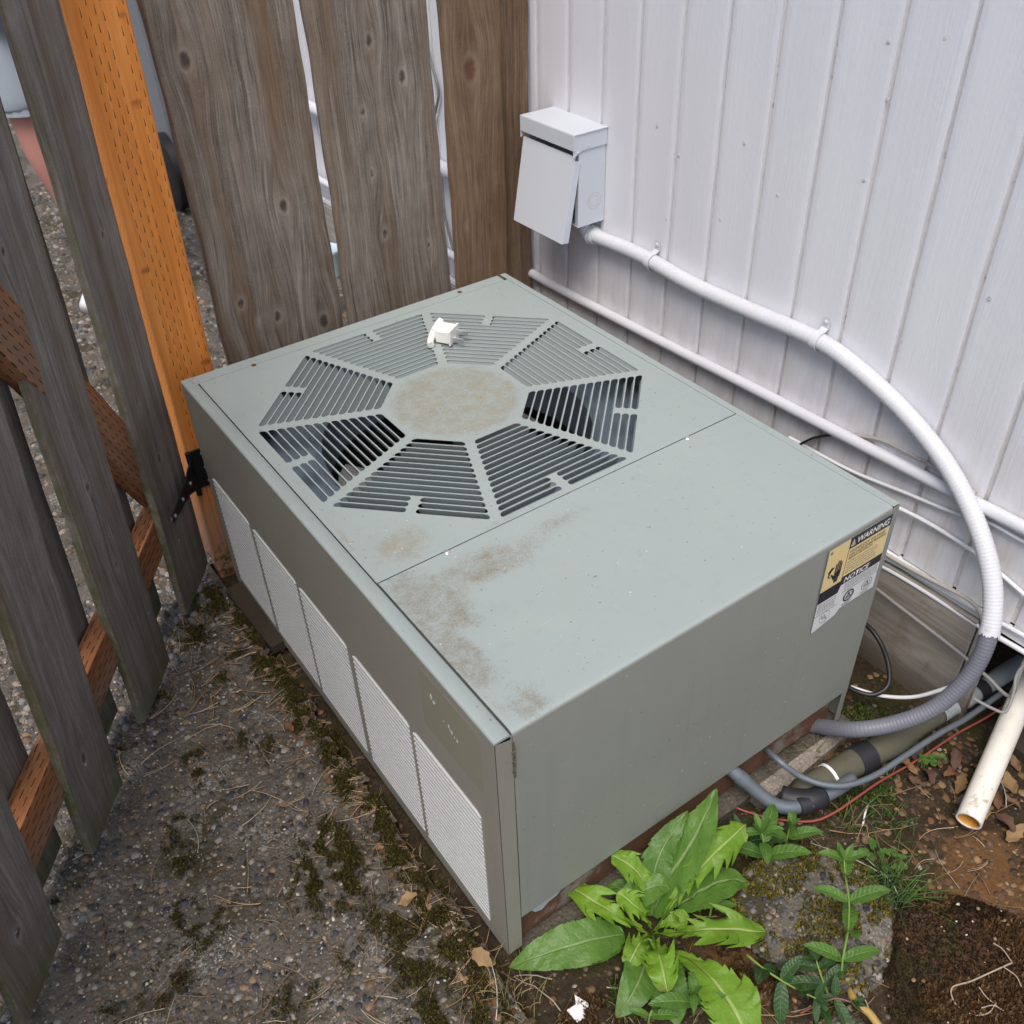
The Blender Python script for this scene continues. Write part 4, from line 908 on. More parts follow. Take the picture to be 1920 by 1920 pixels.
# conduits on the sunlit wall beyond the fence
for yy, zz, r_, nm in ((1.722, .582, .020, 'fat white pipe on the far wall seen through the right fence gap'), (1.729, .334, .012, 'thin white pipe low on the far wall seen through the right fence gap')):
    MB().tube([(XW-.03, 1.45, zz+.01), (XW-.03, 2.6, zz-.01)], r_, 14).build('far_wall_pipe', M['white_cond'], None, angle=40, label=nm, cat='pipe')
pipe('far_wall_wire', 'loose grey wires crossing on the far wall behind the fence gap', 'wire', P((790, 40, 'x', XW-.01), (806, 110, 'x', XW-.01), (822, 170, 'x', XW-.01), (815, 215, 'x', XW-.01), (806, 260, 'x', XW-.01), (812, 320, 'x', XW-.01), (850, 470, 'x', XW-.01)), .004, 'grey_cable')

# ================================================================== PULL-OUT PLUG left on the grille
pl = empty('fuse_pullout', 'white plastic fuse pull-out handle lying on top of the fan grille', 'fuse holder')
zt_ = H_+.001
pc = Vector((.497, .917, zt_)); ax = (at(846, 628, 2, zt_)-at(812, 622, 2, zt_)); ax.z = 0; ax.normalize(); ay = Vector((-ax.y, ax.x, 0)); mB = Matrix((ax, ay, Vector((0, 0, 1)))).transposed()
def lp(a, b, c): return pc+mB @ Vector((a, b, c))
g = MB(); g.box(lp(.012, 0, .017), (.034, .040, .030), mB, ch=.003); g.box(lp(.0295, 0, .017), (.0045, .043, .033), mB, ch=.001); g.box(lp(.033, -.006, .008), (.006, .010, .010), mB, ch=.001)
body = g.build('plug_body', M['ivory'], pl, angle=40)
hnd = smooth_path([lp(-.004, -.040, .007), lp(-.010, -.030, .009), lp(-.013, -.014, .015), lp(-.014, .0, .020), lp(-.013, .016, .026), lp(-.010, .026, .030)], 5)
g = MB(); g.tube(hnd, [.0075, .0078]+[.0074]*(len(hnd)-4)+[.0078, .0072], 12); g.box(lp(-.007, .0, .019), (.016, .024, .024), mB, ch=.003); g.box(lp(-.015, .020, .014), (.005, .014, .022), mB, ch=.0015)
g.build('plug_handle', M['ivory'], pl, angle=50)
for s_ in (-1, 1):
    MB().box(lp(.044, s_*.012, .015+s_*.003), (.026, .002, .011), mB, ch=.0005).build('contact_blade', M['zinc'], pl)

# ================================================================== WARNING LABEL on the service panel
lab = MB(); YL = -.0024
mF = frame((0, YL, 0), (1, 0, 0), (0, 0, 1), (0, -1, 0))
def lr(x0, x1, z0, z1): return [(x0, z0), (x1, z0), (x1, z1), (x0, z1)]
out = [(.618, .344), (.622, .341), (.672, .352), (.680, .362), (.7595, .362), (.7595, .5225), (.618, .5225)]
wl = MB().poly([out], mF, .0003).build('warning_label', M['label_white'], ac, label='black, tan and white warning sticker')
def flat(name, q, mat, lift): return MB().poly([q], frame((0, YL-lift, 0), (1, 0, 0), (0, 0, 1), (0, -1, 0)), .0001).build(name, M[mat], wl)
flat('label_field', lr(.620, .6655, .433, .521), 'label_yellow', .0003); flat('label_field', lr(.667, .758, .440, .498), 'label_yellow', .0003)
flat('label_band', lr(.666, .7595, .4985, .5225), 'ink', .0003); flat('label_band', [(.619, .407), (.664, .407), (.668, .421), (.759, .421), (.759, .4395), (.668, .4395), (.664, .4325), (.619, .4325)], 'ink', .0003)
for x0, x1, z0, z1 in ((.618, .7595, .5222, .5232), (.6175, .6185, .344, .523), (.619, .670, .378, .3788), (.676, .759, .3995, .4003), (.6655, .6665, .433, .522)): flat('label_rule', lr(x0, x1, z0, z1), 'ink', .0005)
def text(s, x, z, size, mat, lift=.0005, align='LEFT', shear=0, bold=.0, wx=1.0):
    cu = bpy.data.curves.new('lettering', 'FONT'); cu.body = s; cu.size = size; cu.align_x = align; cu.shear = shear; cu.offset = bold; cu.fill_mode = 'FRONT'
    o = bpy.data.objects.new('tmp', cu); col.objects.link(o); dg = bpy.context.evaluated_depsgraph_get(); me = bpy.data.meshes.new_from_object(o.evaluated_get(dg)); bpy.data.objects.remove(o)
    me.materials.clear()
    for v in me.vertices: v.co = Vector((x+v.co.x*wx, YL-lift, z+v.co.y))
    me.update(); return link('lettering', me, M[mat], wl)
text('WARNING', .6810, .5040, .0168, 'label_wtext', shear=.15, bold=.0003, wx=.90)
g = MB().poly([[(.6685, .5035), (.6785, .5035), (.6735, .5165)], [(.6700, .5045), (.6770, .5045), (.6735, .5137)][::-1]], frame((0, YL-.0005, 0), (1, 0, 0), (0, 0, 1), (0, -1, 0)), .0001); g.build('warning_triangle', M['label_wtext'], wl)
flat('warning_mark', lr(.6731, .6739, .5062, .5105), 'label_wtext', .0005); flat('warning_mark', lr(.6731, .6739, .5049, .5056), 'label_wtext', .0005)
text('HAZARDOUS VOLTAGE!', .670, .4885, .0085, 'ink', bold=.00008, wx=.86); text('CAN CAUSE SEVERE PERSONAL', .670, .4815, .0072, 'ink', bold=.0001, wx=.84); text('INJURY OR DEATH.', .670, .4748, .0072, 'ink', bold=.0001, wx=.9)
def print_lines(name, x0, x1, zs, mat, h=.0016):
    g = MB(); rr_ = random.Random(int(x0*1e4)); mm = frame((0, YL-.0005, 0), (1, 0, 0), (0, 0, 1), (0, -1, 0))
    for z in zs:
        x = x0
        while x < x1-.004:
            l = min(.003+.008*rr_.random(), x1-x); g.poly([lr(x, x+l, z, z+h*(.8+.3*rr_.random()))], mm, .0001); x += l+.0016
    return g.build(name, M[mat], wl, kind='stuff')
print_lines('small_print', .670, .740, (.468, .4625, .457, .4515, .446), 'ink_grey'); print_lines('small_print', .678, .755, (.4165, .4125, .4085, .4045), 'ink_grey', .0013); print_lines('small_print', .622, .662, (.402, .3975, .393, .3885, .384), 'ink_grey', .0013)
text('NOTICE', .672, .4245, .0150, 'label_wtext', shear=.18, bold=.0003, wx=1.05)
text('U', .6408, .3635, .0115, 'ink', align='CENTER', bold=.0001); text('L', .6482, .3590, .0115, 'ink', align='CENTER', bold=.0001)
def ring(x, z, ro, ri, mat, n=28):
    MB().poly([[(x+ro*math.cos(a), z+ro*math.sin(a)) for a in np.linspace(0, 6.283, n+1)[:-1]], [(x+ri*math.cos(a), z+ri*math.sin(a)) for a in np.linspace(0, 6.283, n+1)[:-1]][::-1]], frame((0, YL-.0006, 0), (1, 0, 0), (0, 0, 1), (0, -1, 0)), .0001).build('label_seal', M[mat], wl)
ring(.6445, .3655, .0122, .0117, 'ink_grey')
text('LISTED', .6445, .3515, .0040, 'ink_grey', align='CENTER')
for x, mt in ((.695, 'ink'), (.738, 'ink_grey')):
    ring(x, .3835, .0125, .0098 if mt == 'ink' else .0115, mt); ring(x, .3835, .0082, .0076, mt)
    MB().poly([[(x-.006, .379), (x+.006, .379), (x, .3915)], [(x-.0030, .381), (x+.0030, .381), (x, .3865)][::-1]], frame((0, YL-.0006, 0), (1, 0, 0), (0, 0, 1), (0, -1, 0)), .0001).build('label_seal', M[mt], wl)
    print_lines('small_print', x-.011, x+.011, (.3675, .3648), mt, .0010)
# pictogram: hand and cable with a spark
def blobpoly(pts): return flat('label_pictogram', pts, 'ink', .0005)
hx, hz = .6475, .452
blobpoly([(hx-.002, hz-.012), (hx+.006, hz-.012), (hx+.007, hz-.004), (hx-.003, hz-.004)]); blobpoly([(hx-.006, hz-.004), (hx+.009, hz-.003), (hx+.010, hz+.012), (hx-.004, hz+.010)])
for k, (fx, fh) in enumerate(((-.0035, .028), (.0005, .033), (.0045, .032), (.0082, .027))): blobpoly([(hx+fx-.0014, hz+.009), (hx+fx+.0014, hz+.009), (hx+fx+.0016, hz+fh), (hx+fx-.0002, hz+fh+.002), (hx+fx-.0014, hz+fh)])
blobpoly([(hx-.006, hz-.002), (hx-.004, hz+.004), (hx-.011, hz+.012), (hx-.013, hz+.010)])
blobpoly([(hx-.019, hz+.018), (hx-.009, hz+.026), (hx-.007, hz+.024), (hx-.015, hz+.016), (hx-.016, hz+.008), (hx-.012, hz+.006), (hx-.013, hz+.004), (hx-.019, hz+.008)])
blobpoly([(hx-.021, hz+.019), (hx-.0185, hz+.0165), (hx-.011, hz+.0255), (hx-.013, hz+.028)])
flat('label_field', lr(.6225, .6275, .511, .5165), 'ink_grey', .0005)

for o in [wl]+list(wl.children):
    for v in o.data.vertices: v.co.x = .6175+(v.co.x-.6175)*1.070

# ================================================================== STONES
def rock(name, label, c, r, mat, seed, flat=.5, top=None, n=4):
    bm = bmesh.new(); bmesh.ops.create_icosphere(bm, subdivisions=n, radius=1)
    for v in bm.verts:
        d = v.co.normalized(); f = 1+.22*mnoise.noise(d*1.6+Vector((seed, 0, 0)))+.10*mnoise.noise(d*4+Vector((0, seed, 0)))+.035*mnoise.noise(d*11+Vector((0, 0, seed)))+.018*mnoise.noise(d*26)
        p = d*f
        if top is not None and p.z > top: p.z = top+(p.z-top)*.25
        v.co = Vector((p.x*r[0], p.y*r[1], p.z*r[2]))
    me = bpy.data.meshes.new(name); bm.to_mesh(me); bm.free()
    o = link(name, me, M[mat], None, smooth=True, label=label, cat='stone'); o.location = c; return o
cpt = at(1528, 1712, 2, -.02); st1 = rock('mossy_stone', 'round lichen covered concrete stone among weeds right of the dandelion', (cpt.x, cpt.y, -.040), (.135, .135, .062), 'stone', 3.1, top=.55)
cpt = at(1800, 1815, 2, -.02); st2 = rock('mossy_stone', 'brown moss covered stone below the open drain pipe', (cpt.x+.01, cpt.y-.015, -.060), (.150, .150, .088), 'brownrock', 8.7, top=.72)
cpt = at(1560, 1925, 2, -.03); st3 = rock('mossy_stone', 'small mossy stone poking into the frame below the sprawling weeds', (cpt.x, cpt.y-.02, -.060), (.060, .05, .045), 'stone', 5.2, n=3)
pad = MB().box((.420, .550, -.040), (.785, 1.13, .060), ch=.006)
M_ = pad.build('concrete_pad', M['pad'], None, label='stained concrete slab under the green unit', cat='concrete pad')
bk = MB().box(at(1475, 1462, 2, -.015)+Vector((.05, .050, -.020)), (.26, .11, .050), Matrix.Rotation(.06, 3, 'Z'), ch=.008)
bk.build('paving_block', M['block'], None, label='pale broken paving block below the front base beside the copper elbow', cat='paving block')
tb = MB()
q = [at(433, 1102, 2, .008), at(520, 1210, 2, .008)]; d = (q[1]-q[0]).normalized()
tb.box((q[0]+q[1])/2+Vector((.012, 0, -.008)), ((q[1]-q[0]).length, .052, .034), Matrix((d, Vector((-d.y, d.x, 0)), Vector((0, 0, 1)))).transposed(), ch=.006)
tb.build('rotten_block', M['timber'], None, label='dark rotten wood block wedged between path and unit near the post', cat='wood block')

# ================================================================== LITTER AND MOSS
def strips(name, items, pal, mat, kind='stuff', w_=.0011, **kw):
    """items = list of point lists -> thin three-sided stalks in one mesh"""
    V, F, C = [], [], []
    for k, pts in enumerate(items):
        g = MB(); w2 = w_[k] if hasattr(w_, '__len__') else w_
        g.tube(pts, [w2*(1-.55*(i/(len(pts)-1))) for i in range(len(pts))], 3, cap=False); o = len(V); V += g.v; F += [tuple(i+o for i in f) for f in g.f]
        c = pal[random.randrange(len(pal))]; f = random.uniform(.7, 1.3); C += [(c[0]*f, c[1]*f, c[2]*f, 1)]*len(g.v)
    me = bpy.data.meshes.new(name); me.from_pydata(V, [], F); me.update()
    a = me.color_attributes.new('tint', 'FLOAT_COLOR', 'POINT'); a.data.foreach_set('color', np.array(C, np.float32).ravel())
    return link(name, me, M[mat], None, smooth=True, kind=kind, **kw)
def gz(x, y): return float(slab_z(np.array([x]), np.array([y]))[0])+.005 if (x < float(slab_edge(np.array([y]))[0]) or y > 1.2) else float(soil_z(np.array([x]), np.array([y]))[0])+.004
def needle(x, y, L, a, bend=.25, lift=.003):
    p = []
    for i in range(6):
        t = i/5-.5; b = bend*(t*t-.08)*L
        xx, yy = x+math.cos(a)*t*L-math.sin(a)*b, y+math.sin(a)*t*L+math.cos(a)*b; p.append(Vector((xx, yy, gz(xx, yy)+.001+lift*random.random())))
    return p
items = []
for _ in range(620):
    u = random.random()
    if u < .50: x, y = -.035-abs(random.gauss(0, .22)), random.uniform(-.25, 1.05)
    elif u < .74: x, y = random.gauss(-.045, .022), random.uniform(-.06, .95)
    else: x, y = random.uniform(.02, .85), random.uniform(-.48, -.06)
    a = random.uniform(0, 3.14); L = random.choice((.025, .035, .045, .06, .075)); items.append(needle(x, y, L, a, random.uniform(-.5, .5)))
    if random.random() < .35: items.append(needle(x+.003, y+.002, L, a+random.uniform(-.2, .2), random.uniform(-.5, .5)))
strips('pine_needles', items, [(.30, .19, .10), (.38, .27, .16), (.22, .12, .06), (.46, .38, .27), (.26, .20, .14)], 'litter', w_=.00085)
items = []
for px, py, L, a in ((900, 1790, .09, .5), (930, 1870, .10, 1.1), (1010, 1860, .09, 1.9), (880, 1880, .08, .1), (1000, 1830, .06, 2.4), (1180, 1850, .07, -.6), (1640, 1560, .16, -.55), (1590, 1610, .13, 2.0), (1855, 1520, .14, -.4), (1700, 1480, .12, -.3), (1880, 1470, .10, .8), (1500, 1900, .12, -.5), (1620, 1880, .16, 1.1), (1650, 1640, .1, 1.5)):
    p = at(px, py, 2, -.03); items.append(needle(p.x, p.y, L, a, .3, .010))
strips('dry_stalks', items, [(.36, .28, .18), (.28, .17, .09), (.45, .40, .33)], 'litter', w_=.0016)

def tufts(name, pts, h, pal, lean=.6, w_=.35):
    n = len(pts); a = rng.rand(n)*6.28; hh = h*(.5+rng.rand(n)); ww = hh*w_; l = lean*rng.rand(n); b = rng.rand(n)*6.28
    d = np.stack([np.cos(a), np.sin(a), 0*a], -1)*ww[:, None]; t = np.stack([np.cos(b)*l*hh, np.sin(b)*l*hh, hh], -1)
    V = np.stack([pts-d, pts+d, pts+t], 1).reshape(-1, 3); F = np.arange(3*n).reshape(-1, 3)
    me = bpy.data.meshes.new(name); me.vertices.add(3*n); me.vertices.foreach_set('co', V.astype(np.float32).ravel()); me.loops.add(3*n); me.loops.foreach_set('vertex_index', F.astype(np.int32).ravel())
    me.polygons.add(n); me.polygons.foreach_set('loop_start', np.arange(0, 3*n, 3, dtype=np.int32)); me.update(calc_edges=True)
    pal = np.array(pal); c = pal[rng.randint(0, len(pal), n)]*(.65+.7*rng.rand(n, 1)); C = np.ones((n, 3, 4)); C[..., :3] = c[:, None]; C[:, 2, :3] *= 1.35
    at_ = me.color_attributes.new('tint', 'FLOAT_COLOR', 'POINT'); at_.data.foreach_set('color', C.astype(np.float32).ravel()); return link(name, me, M['moss'], None, kind='stuff')
OLIVE = [(.055, .060, .016), (.075, .070, .018), (.045, .040, .014), (.09, .085, .022), (.06, .042, .018)]
BROWN = [(.085, .048, .022), (.065, .036, .018), (.11, .066, .03), (.05, .03, .016), (.13, .085, .045)]
GREEN = [(.05, .12, .03), (.07, .15, .04), (.04, .09, .025)]
YELLOW = [(.19, .15, .018), (.14, .115, .02), (.09, .08, .02), (.23, .185, .03)]
def patch(n, cx, cy, rx, ry, a=0, thresh=.0, fz=gz):
    out = []
    while len(out) < n:
        u, v = rng.normal(0, .45, 2)
        if u*u+v*v > 1.2: continue
        x, y = cx+rx*u*math.cos(a)-ry*v*math.sin(a), cy+rx*u*math.sin(a)+ry*v*math.cos(a)
        if mnoise.noise(Vector((x*38, y*38, 4.2)))+.25*mnoise.noise(Vector((x*120, y*120, 1))) < thresh: continue
        out.append((x, y, fz(x, y)-.003+.006*max(0, 1-(u*u+v*v))))
    return np.array(out)
A = []
for k in range(17): A.append(patch(1100, -.046+.012*math.sin(k*2.1)-.02*max(0, 1-k/6), -.06+.062*k, .030+.03*max(0, 1-k/6), .05, 0, -.12))
A.append(patch(1500, -.075, 1.06, .045, .07, .3, -.1)); A.append(patch(900, -.045, .98, .03, .06, 0, -.1)); A.append(patch(900, -.15, .99, .06, .05, 0, 0))
for k in range(34): A.append(patch(170, -.08-.5*random.random(), random.uniform(-.25, .9), .03, .03, 0, .05))
for k in range(16): A.append(patch(650, -.10-.09*random.random(), random.uniform(-.16, .42), .045, .06, .3, -.02))
for k in range(5): A.append(patch(420, random.uniform(-.5, -.12), random.uniform(-.2, .8), .05, .045, .3, .02))
tufts('path_moss', np.concatenate(A), .0055, OLIVE+[(.05, .033, .014), (.04, .03, .014)])
A = [patch(2400, .045, -.150, .055, .045, 0, -.15), patch(2600, .33, -.215, .085, .065, .4, -.1), patch(1500, .40, -.30, .05, .04, 0, -.1), patch(1800, .02, -.19, .06, .05, 0, -.1)]
tufts('brown_moss', np.concatenate(A), .0075, BROWN)
A = [patch(1700, .115, -.150, .045, .035, .3, -.15), patch(700, .52, -.37, .03, .03, 0, -.1), patch(700, .86, -.02, .05, .05, 0, 0), patch(1800, .70, -.13, .11, .06, 0, .0)]
tufts('green_moss', np.concatenate(A), .0060, GREEN+OLIVE)
def on_mesh(o, n, fn):
    me = o.data; T = []; me.calc_loop_triangles(); vs = np.array([v.co for v in me.vertices]); tr = np.array([t.vertices for t in me.loop_triangles]); P0 = vs[tr]
    nm = np.cross(P0[:, 1]-P0[:, 0], P0[:, 2]-P0[:, 0]); ar = np.linalg.norm(nm, axis=1); ok = nm[:, 2]/ar > .25; P0, ar = P0[ok], ar[ok]
    i = rng.choice(len(P0), n*6, p=ar/ar.sum()); r = rng.rand(n*6, 2); s_ = np.sqrt(r[:, :1]); q = P0[i, 0]*(1-s_)+P0[i, 1]*s_*(1-r[:, 1:])+P0[i, 2]*s_*r[:, 1:]
    q = q+np.array(o.location); keep = np.array([fn(p) for p in q]); return q[keep][:n]
tufts('lichen_moss', on_mesh(st1, 15000, lambda p: mnoise.noise(Vector(p)*17)+.5*mnoise.noise(Vector(p)*45) > -.16), .0050, YELLOW+YELLOW+OLIVE)
q = on_mesh(st1, 1500, lambda p: True); pebbles('stone_aggregate', q, .0018+.0055*rng.rand(len(q))**2.2, .30, PAL+[(.24, .22, .2), (.2, .19, .18)], flat=.6)
q = on_mesh(st3, 200, lambda p: True); pebbles('stone_aggregate', q, .0018+.0045*rng.rand(len(q))**2.2, .30, PAL+[(.24, .22, .2)], flat=.6)
tufts('lichen_moss', on_mesh(st3, 1500, lambda p: mnoise.noise(Vector(p)*20) > -.05), .0050, YELLOW+OLIVE)
dk = lambda p: mnoise.noise(Vector(p)*11)+(p[1]-st2.location.y)*5-(p[0]-st2.location.x)*1.5 > .12
tufts('stone_moss', on_mesh(st2, 14000, lambda p: not dk(p) and mnoise.noise(Vector(p)*24) > -.9), .0075, BROWN+[(.14, .075, .035)])
q = on_mesh(st2, 80, lambda p: True)+np.array([0, 0, .005]); pebbles('stone_flecks', q, .0010+.0026*rng.rand(len(q))**2, -.1, [(.42, .36, .28), (.30, .22, .14), (.22, .13, .07), (.5, .46, .4)], mat='litter', flat=.3)
tufts('stone_moss', on_mesh(st2, 8000, lambda p: dk(p) and mnoise.noise(Vector(p)*24) > -.9), .0045, [(.03, .02, .014), (.022, .016, .011), (.045, .03, .02), (.035, .028, .014)])

q = scatter(2600, -.04, 1.0, -.75, .0, lambda x, y: (x > slab_edge(y)+.01) & (np.sin(x*31+np.sin(y*23)*2)+np.sin(y*37+x*11) > -.4)); z = soil_z(q[:, 0], q[:, 1])
pebbles('soil_crumbs', np.column_stack([q, z]), .002+.006*rng.rand(len(q))**2.5, .15, [(.045, .03, .02), (.07, .048, .03), (.03, .022, .016), (.09, .062, .04), (.12, .085, .055), (.055, .035, .02)], flat=.7)
q = scatter(420, .62, .90, -.50, -.20, lambda x, y: ((x-.74)/.13)**2+((y+.36)/.12)**2 < 1); z = soil_z(q[:, 0], q[:, 1])
pebbles('orange_crumbs', np.column_stack([q, z]), .002+.007*rng.rand(len(q))**2.2, .1, [(.17, .085, .035), (.11, .055, .024), (.22, .125, .055), (.06, .035, .02), (.09, .06, .038)], flat=.4)
LB = [(.13, .075, .035), (.09, .05, .028), (.18, .115, .06), (.07, .042, .03), (.10, .065, .05), (.22, .15, .085)]
q = scatter(520, .60, .99, -.42, .06, lambda x, y: np.sin(x*19+y*13)+np.sin(y*27-x*7) > -.6); z = soil_z(q[:, 0], q[:, 1])+.002
pebbles('leaf_bits', np.column_stack([q, z]), .003+.007*rng.rand(len(q))**2, -.2, LB, mat='litter', flat=.16)
q = scatter(330, -.15, .6, -.48, -.05, lambda x, y: x > slab_edge(y)-.1); z = np.where(q[:, 0] > slab_edge(q[:, 1]), soil_z(q[:, 0], q[:, 1]), slab_z(q[:, 0], q[:, 1])+.003)+.002
pebbles('leaf_bits', np.column_stack([q, z]), .002+.005*rng.rand(len(q))**2, -.2, LB, mat='litter', flat=.16)
q = scatter(700, -.085, -.012, -.10, 1.0, lambda x, y: x < -.005); z = np.where(q[:, 0] > slab_edge(q[:, 1]), soil_z(q[:, 0], q[:, 1]), slab_z(q[:, 0], q[:, 1])+.003)+.002
pebbles('leaf_bits', np.column_stack([q, z]), .002+.0055*rng.rand(len(q))**2.2, -.2, LB, mat='litter', flat=.2)
# fallen leaves, each one its own thing
def curl_leaf(L, w_, seed):
    r_ = random.Random(seed); g = MB(); vs = []; n = 9; cu = r_.uniform(.3, 1.2)*r_.choice((-1, 1))
    for i in range(n):
        u = i/(n-1); ww = w_*math.sin(math.pi*min(1, u*.92+.06))**.8*(1+.18*math.sin(u*19+seed))
        for v in (-1, -.5, 0, .5, 1): vs.append((u*L-L/2, v*ww, .006*cu*math.sin(u*3.1)+abs(v)*ww*(.5+.3*math.sin(seed+u*4))+.002*math.sin(u*9+v*4+seed)))
    g.add(vs, [(i*5+j, i*5+j+1, i*5+j+6, i*5+j+5) for i in range(n-1) for j in range(4)]); return g
LEAFC = [(.20, .115, .05), (.14, .07, .035), (.26, .17, .085), (.10, .055, .04), (.17, .10, .06), (.09, .06, .055)]
for k, c in enumerate(LEAFC): M['fl%d' % k] = simple('fallen_leaf_%s' % 'abcdef'[k], c, .75, .2, scale=60, var=.35, bstr=.3)
FL = [(1838, 1445), (1800, 1470), (1870, 1425), (1900, 1500), (1885, 1540), (1905, 1560), (1780, 1450), (1850, 1475), (1815, 1500), (1760, 1430), (1740, 1455), (1895, 1465), (1870, 1500), (1700, 1440), (1720, 1415), (1905, 1430), (1790, 1425), (1845, 1510)]
proto = [curl_leaf(.034+.010*(k % 3), .008+.002*(k % 3), k*1.7) for k in range(6)]
for i, (px, py) in enumerate(FL):
    p = at(px, py, 2, -.030); o = proto[i % 6].build('fallen_leaf', M['fl%d' % ((i*5+1) % 6)], None, smooth=True, label='curled brown dead leaf in the litter under the white drain pipe', cat='leaf', group='dead leaves under the drain pipe')
    o.location = (p.x, p.y, gz(p.x, p.y)+.006); o.rotation_euler = (random.uniform(-.4, .4), random.uniform(-.4, .4), random.uniform(0, 6.28))
for px, py, lb, c, s_ in ((765, 1695, 'small tan curled leaf on the dark path beside the louvered panel', 2, 1), (905, 1805, 'pale split dry leaf lying by the bottom corner of the unit', 2, 1.1), (600, 1345, 'flat pinkish brown leaf scrap on the path near the louvers', 4, .6), (1715, 1465, 'dark red seed pod lying on the soil beside the red wire', 3, .7), (545, 1372, 'rust coloured dead leaf in the gutter by the unit', 1, .7)):
    p = at(px, py, 2, -.005 if px < 950 else -.03); o = curl_leaf(.036*s_, .011*s_, px*.01).build('fallen_leaf', M['fl%d' % c], None, smooth=True, label=lb, cat='leaf')
    o.location = (p.x, p.y, gz(p.x, p.y)+.006); o.rotation_euler = (.2, .1, px % 6)
ch = MB().poly([[(-.020, -.006), (-.006, -.018), (.016, -.014), (.020, .010), (.006, .004), (-.008, .014)]], Matrix.Identity(4), .0016)
o = ch.build('paint_chip', M['white_paint'], None, label='white torn paint chip on the soil below the dandelion', cat='paint chip'); p = at(1082, 1893, 2, -.03); o.location = (p.x, p.y, gz(p.x, p.y)+.006); o.rotation_euler = (.1, .15, .6)
for px, py, lb in ((1535, 1388, None),):
    pass
# pale dry root on the brown stone
rt = MB()
def rp_(*q): return smooth_path([at(a, b, 2, h) for a, b, h in q], 6)
rt.tube(rp_((1898, 1805, .022), (1860, 1822, .020), (1820, 1840, .018), (1785, 1852, .016), (1790, 1880, .010), (1815, 1905, .004), (1830, 1935, -.005)), .0013, 7)
for q in (((1898, 1805, .022), (1880, 1780, .022), (1862, 1768, .024)), ((1880, 1812, .024), (1905, 1830, .02), (1915, 1850, .018)), ((1835, 1850, .02), (1850, 1870, .016), (1872, 1890, .01), (1880, 1920, .004)), ((1840, 1890, .016), (1862, 1885, .016), (1882, 1895, .012)), ((1820, 1905, .006), (1852, 1900, .014), (1868, 1880, .016))): rt.tube(rp_(*q), .0009, 6)
M['root'] = simple('dry_root', (.34, .27, .21), .8, .2, scale=80, var=.25)
rt.build('dry_root', M['root'], None, smooth=True, label='pale dry branching root lying on the brown mossy stone', cat='root')

# ================================================================== PLANTS
def leaf(name, mat, parent, pts, width, prof='dand', jag=0.0, teeth=9, fold=.25, wave=.0, seed=0, n=64, side=None, roll=0, **kw):
    q = resample(smooth_path(pts, 10), 1e-4 if False else max(.0012, sum((Vector(a)-Vector(b)).length for a, b in zip(pts, pts[1:]))/n)); n = len(q)-1; vs, lf = [], []; r_ = random.Random(seed); VV = (-1, -.7, -.36, -.06, .06, .36, .7, 1); ph = r_.random()*6; lob = r_.random()
    for i in range(n+1):
        u = i/n; T = (q[min(i+1, n)]-q[max(i-1, 0)]).normalized(); S = T.cross(Vector((0, 0, 1))) if side is None else T.cross(T.cross(Vector(side)))*-1
        S = S.normalized(); N = S.cross(T).normalized()
        if roll: S, N = S*math.cos(roll)+N*math.sin(roll), N*math.cos(roll)-S*math.sin(roll)
        if prof == 'dand': ww = (.10+.90*max(0, min(1, (u-.12)/.60))**1.35)*math.sqrt(max(0, 1-max(0, (u-.72)/.28)**1.8))
        elif prof == 'oval': ww = math.sin(math.pi*min(1, .03+u*.97)**.85)**.75 if u > 0 else .05
        else: ww = max(.04, math.sin(math.pi*min(1, u**.8)))**.9
        if u == 1: ww = .02
        for v in VV:
            sd = 0 if v < 0 else 1; e = abs(v); tt = (u*teeth+.31*sd+lob+.30*math.sin(u*teeth*2.3+ph+sd*2.1))
            saw = tt % 1.0; amp = .55+.6*abs(math.sin(math.floor(tt)*12.9+ph+sd)); j = 1-min(.92, jag*amp)*(saw**.8)*(1.15-.75*u if prof == 'dand' else 1)*(1 if u < .93 else .2)
            hw = width/2*ww*(1 if e < .5 else (1-(1-j)*((e-.36)/.64)))
            back = -jag*.55*width*ww*(e**3)*math.exp(-saw*2.5)
            p = q[i]+S*(v*hw)+N*(fold*abs(v)*hw*(1+.3*math.sin(u*5+ph)))+N*(wave*width*e*math.sin(u*min(teeth, 7)*3.1+ph+sd*2)+.012*width*math.sin(v*7+u*26))+T*back
            vs.append(p); lf.append((u, v, seed))
    k = len(VV); g = MB().add(vs, [(i*k+j, i*k+j+1, (i+1)*k+j+1, (i+1)*k+j) for i in range(n) for j in range(k-1)]); o = g.build(name, M[mat], parent, smooth=True, **kw)
    a = o.data.attributes.new('lf', 'FLOAT_VECTOR', 'POINT'); a.data.foreach_set('vector', np.array(lf, np.float32).ravel()); return o
dn = empty('dandelion_plant', 'large bright green dandelion with jagged leaves at the front of the unit', 'plant')
def Z(*q): return [at(a, b, 2, h) for a, b, h in q]
B0 = (1222, 1752, -.022)
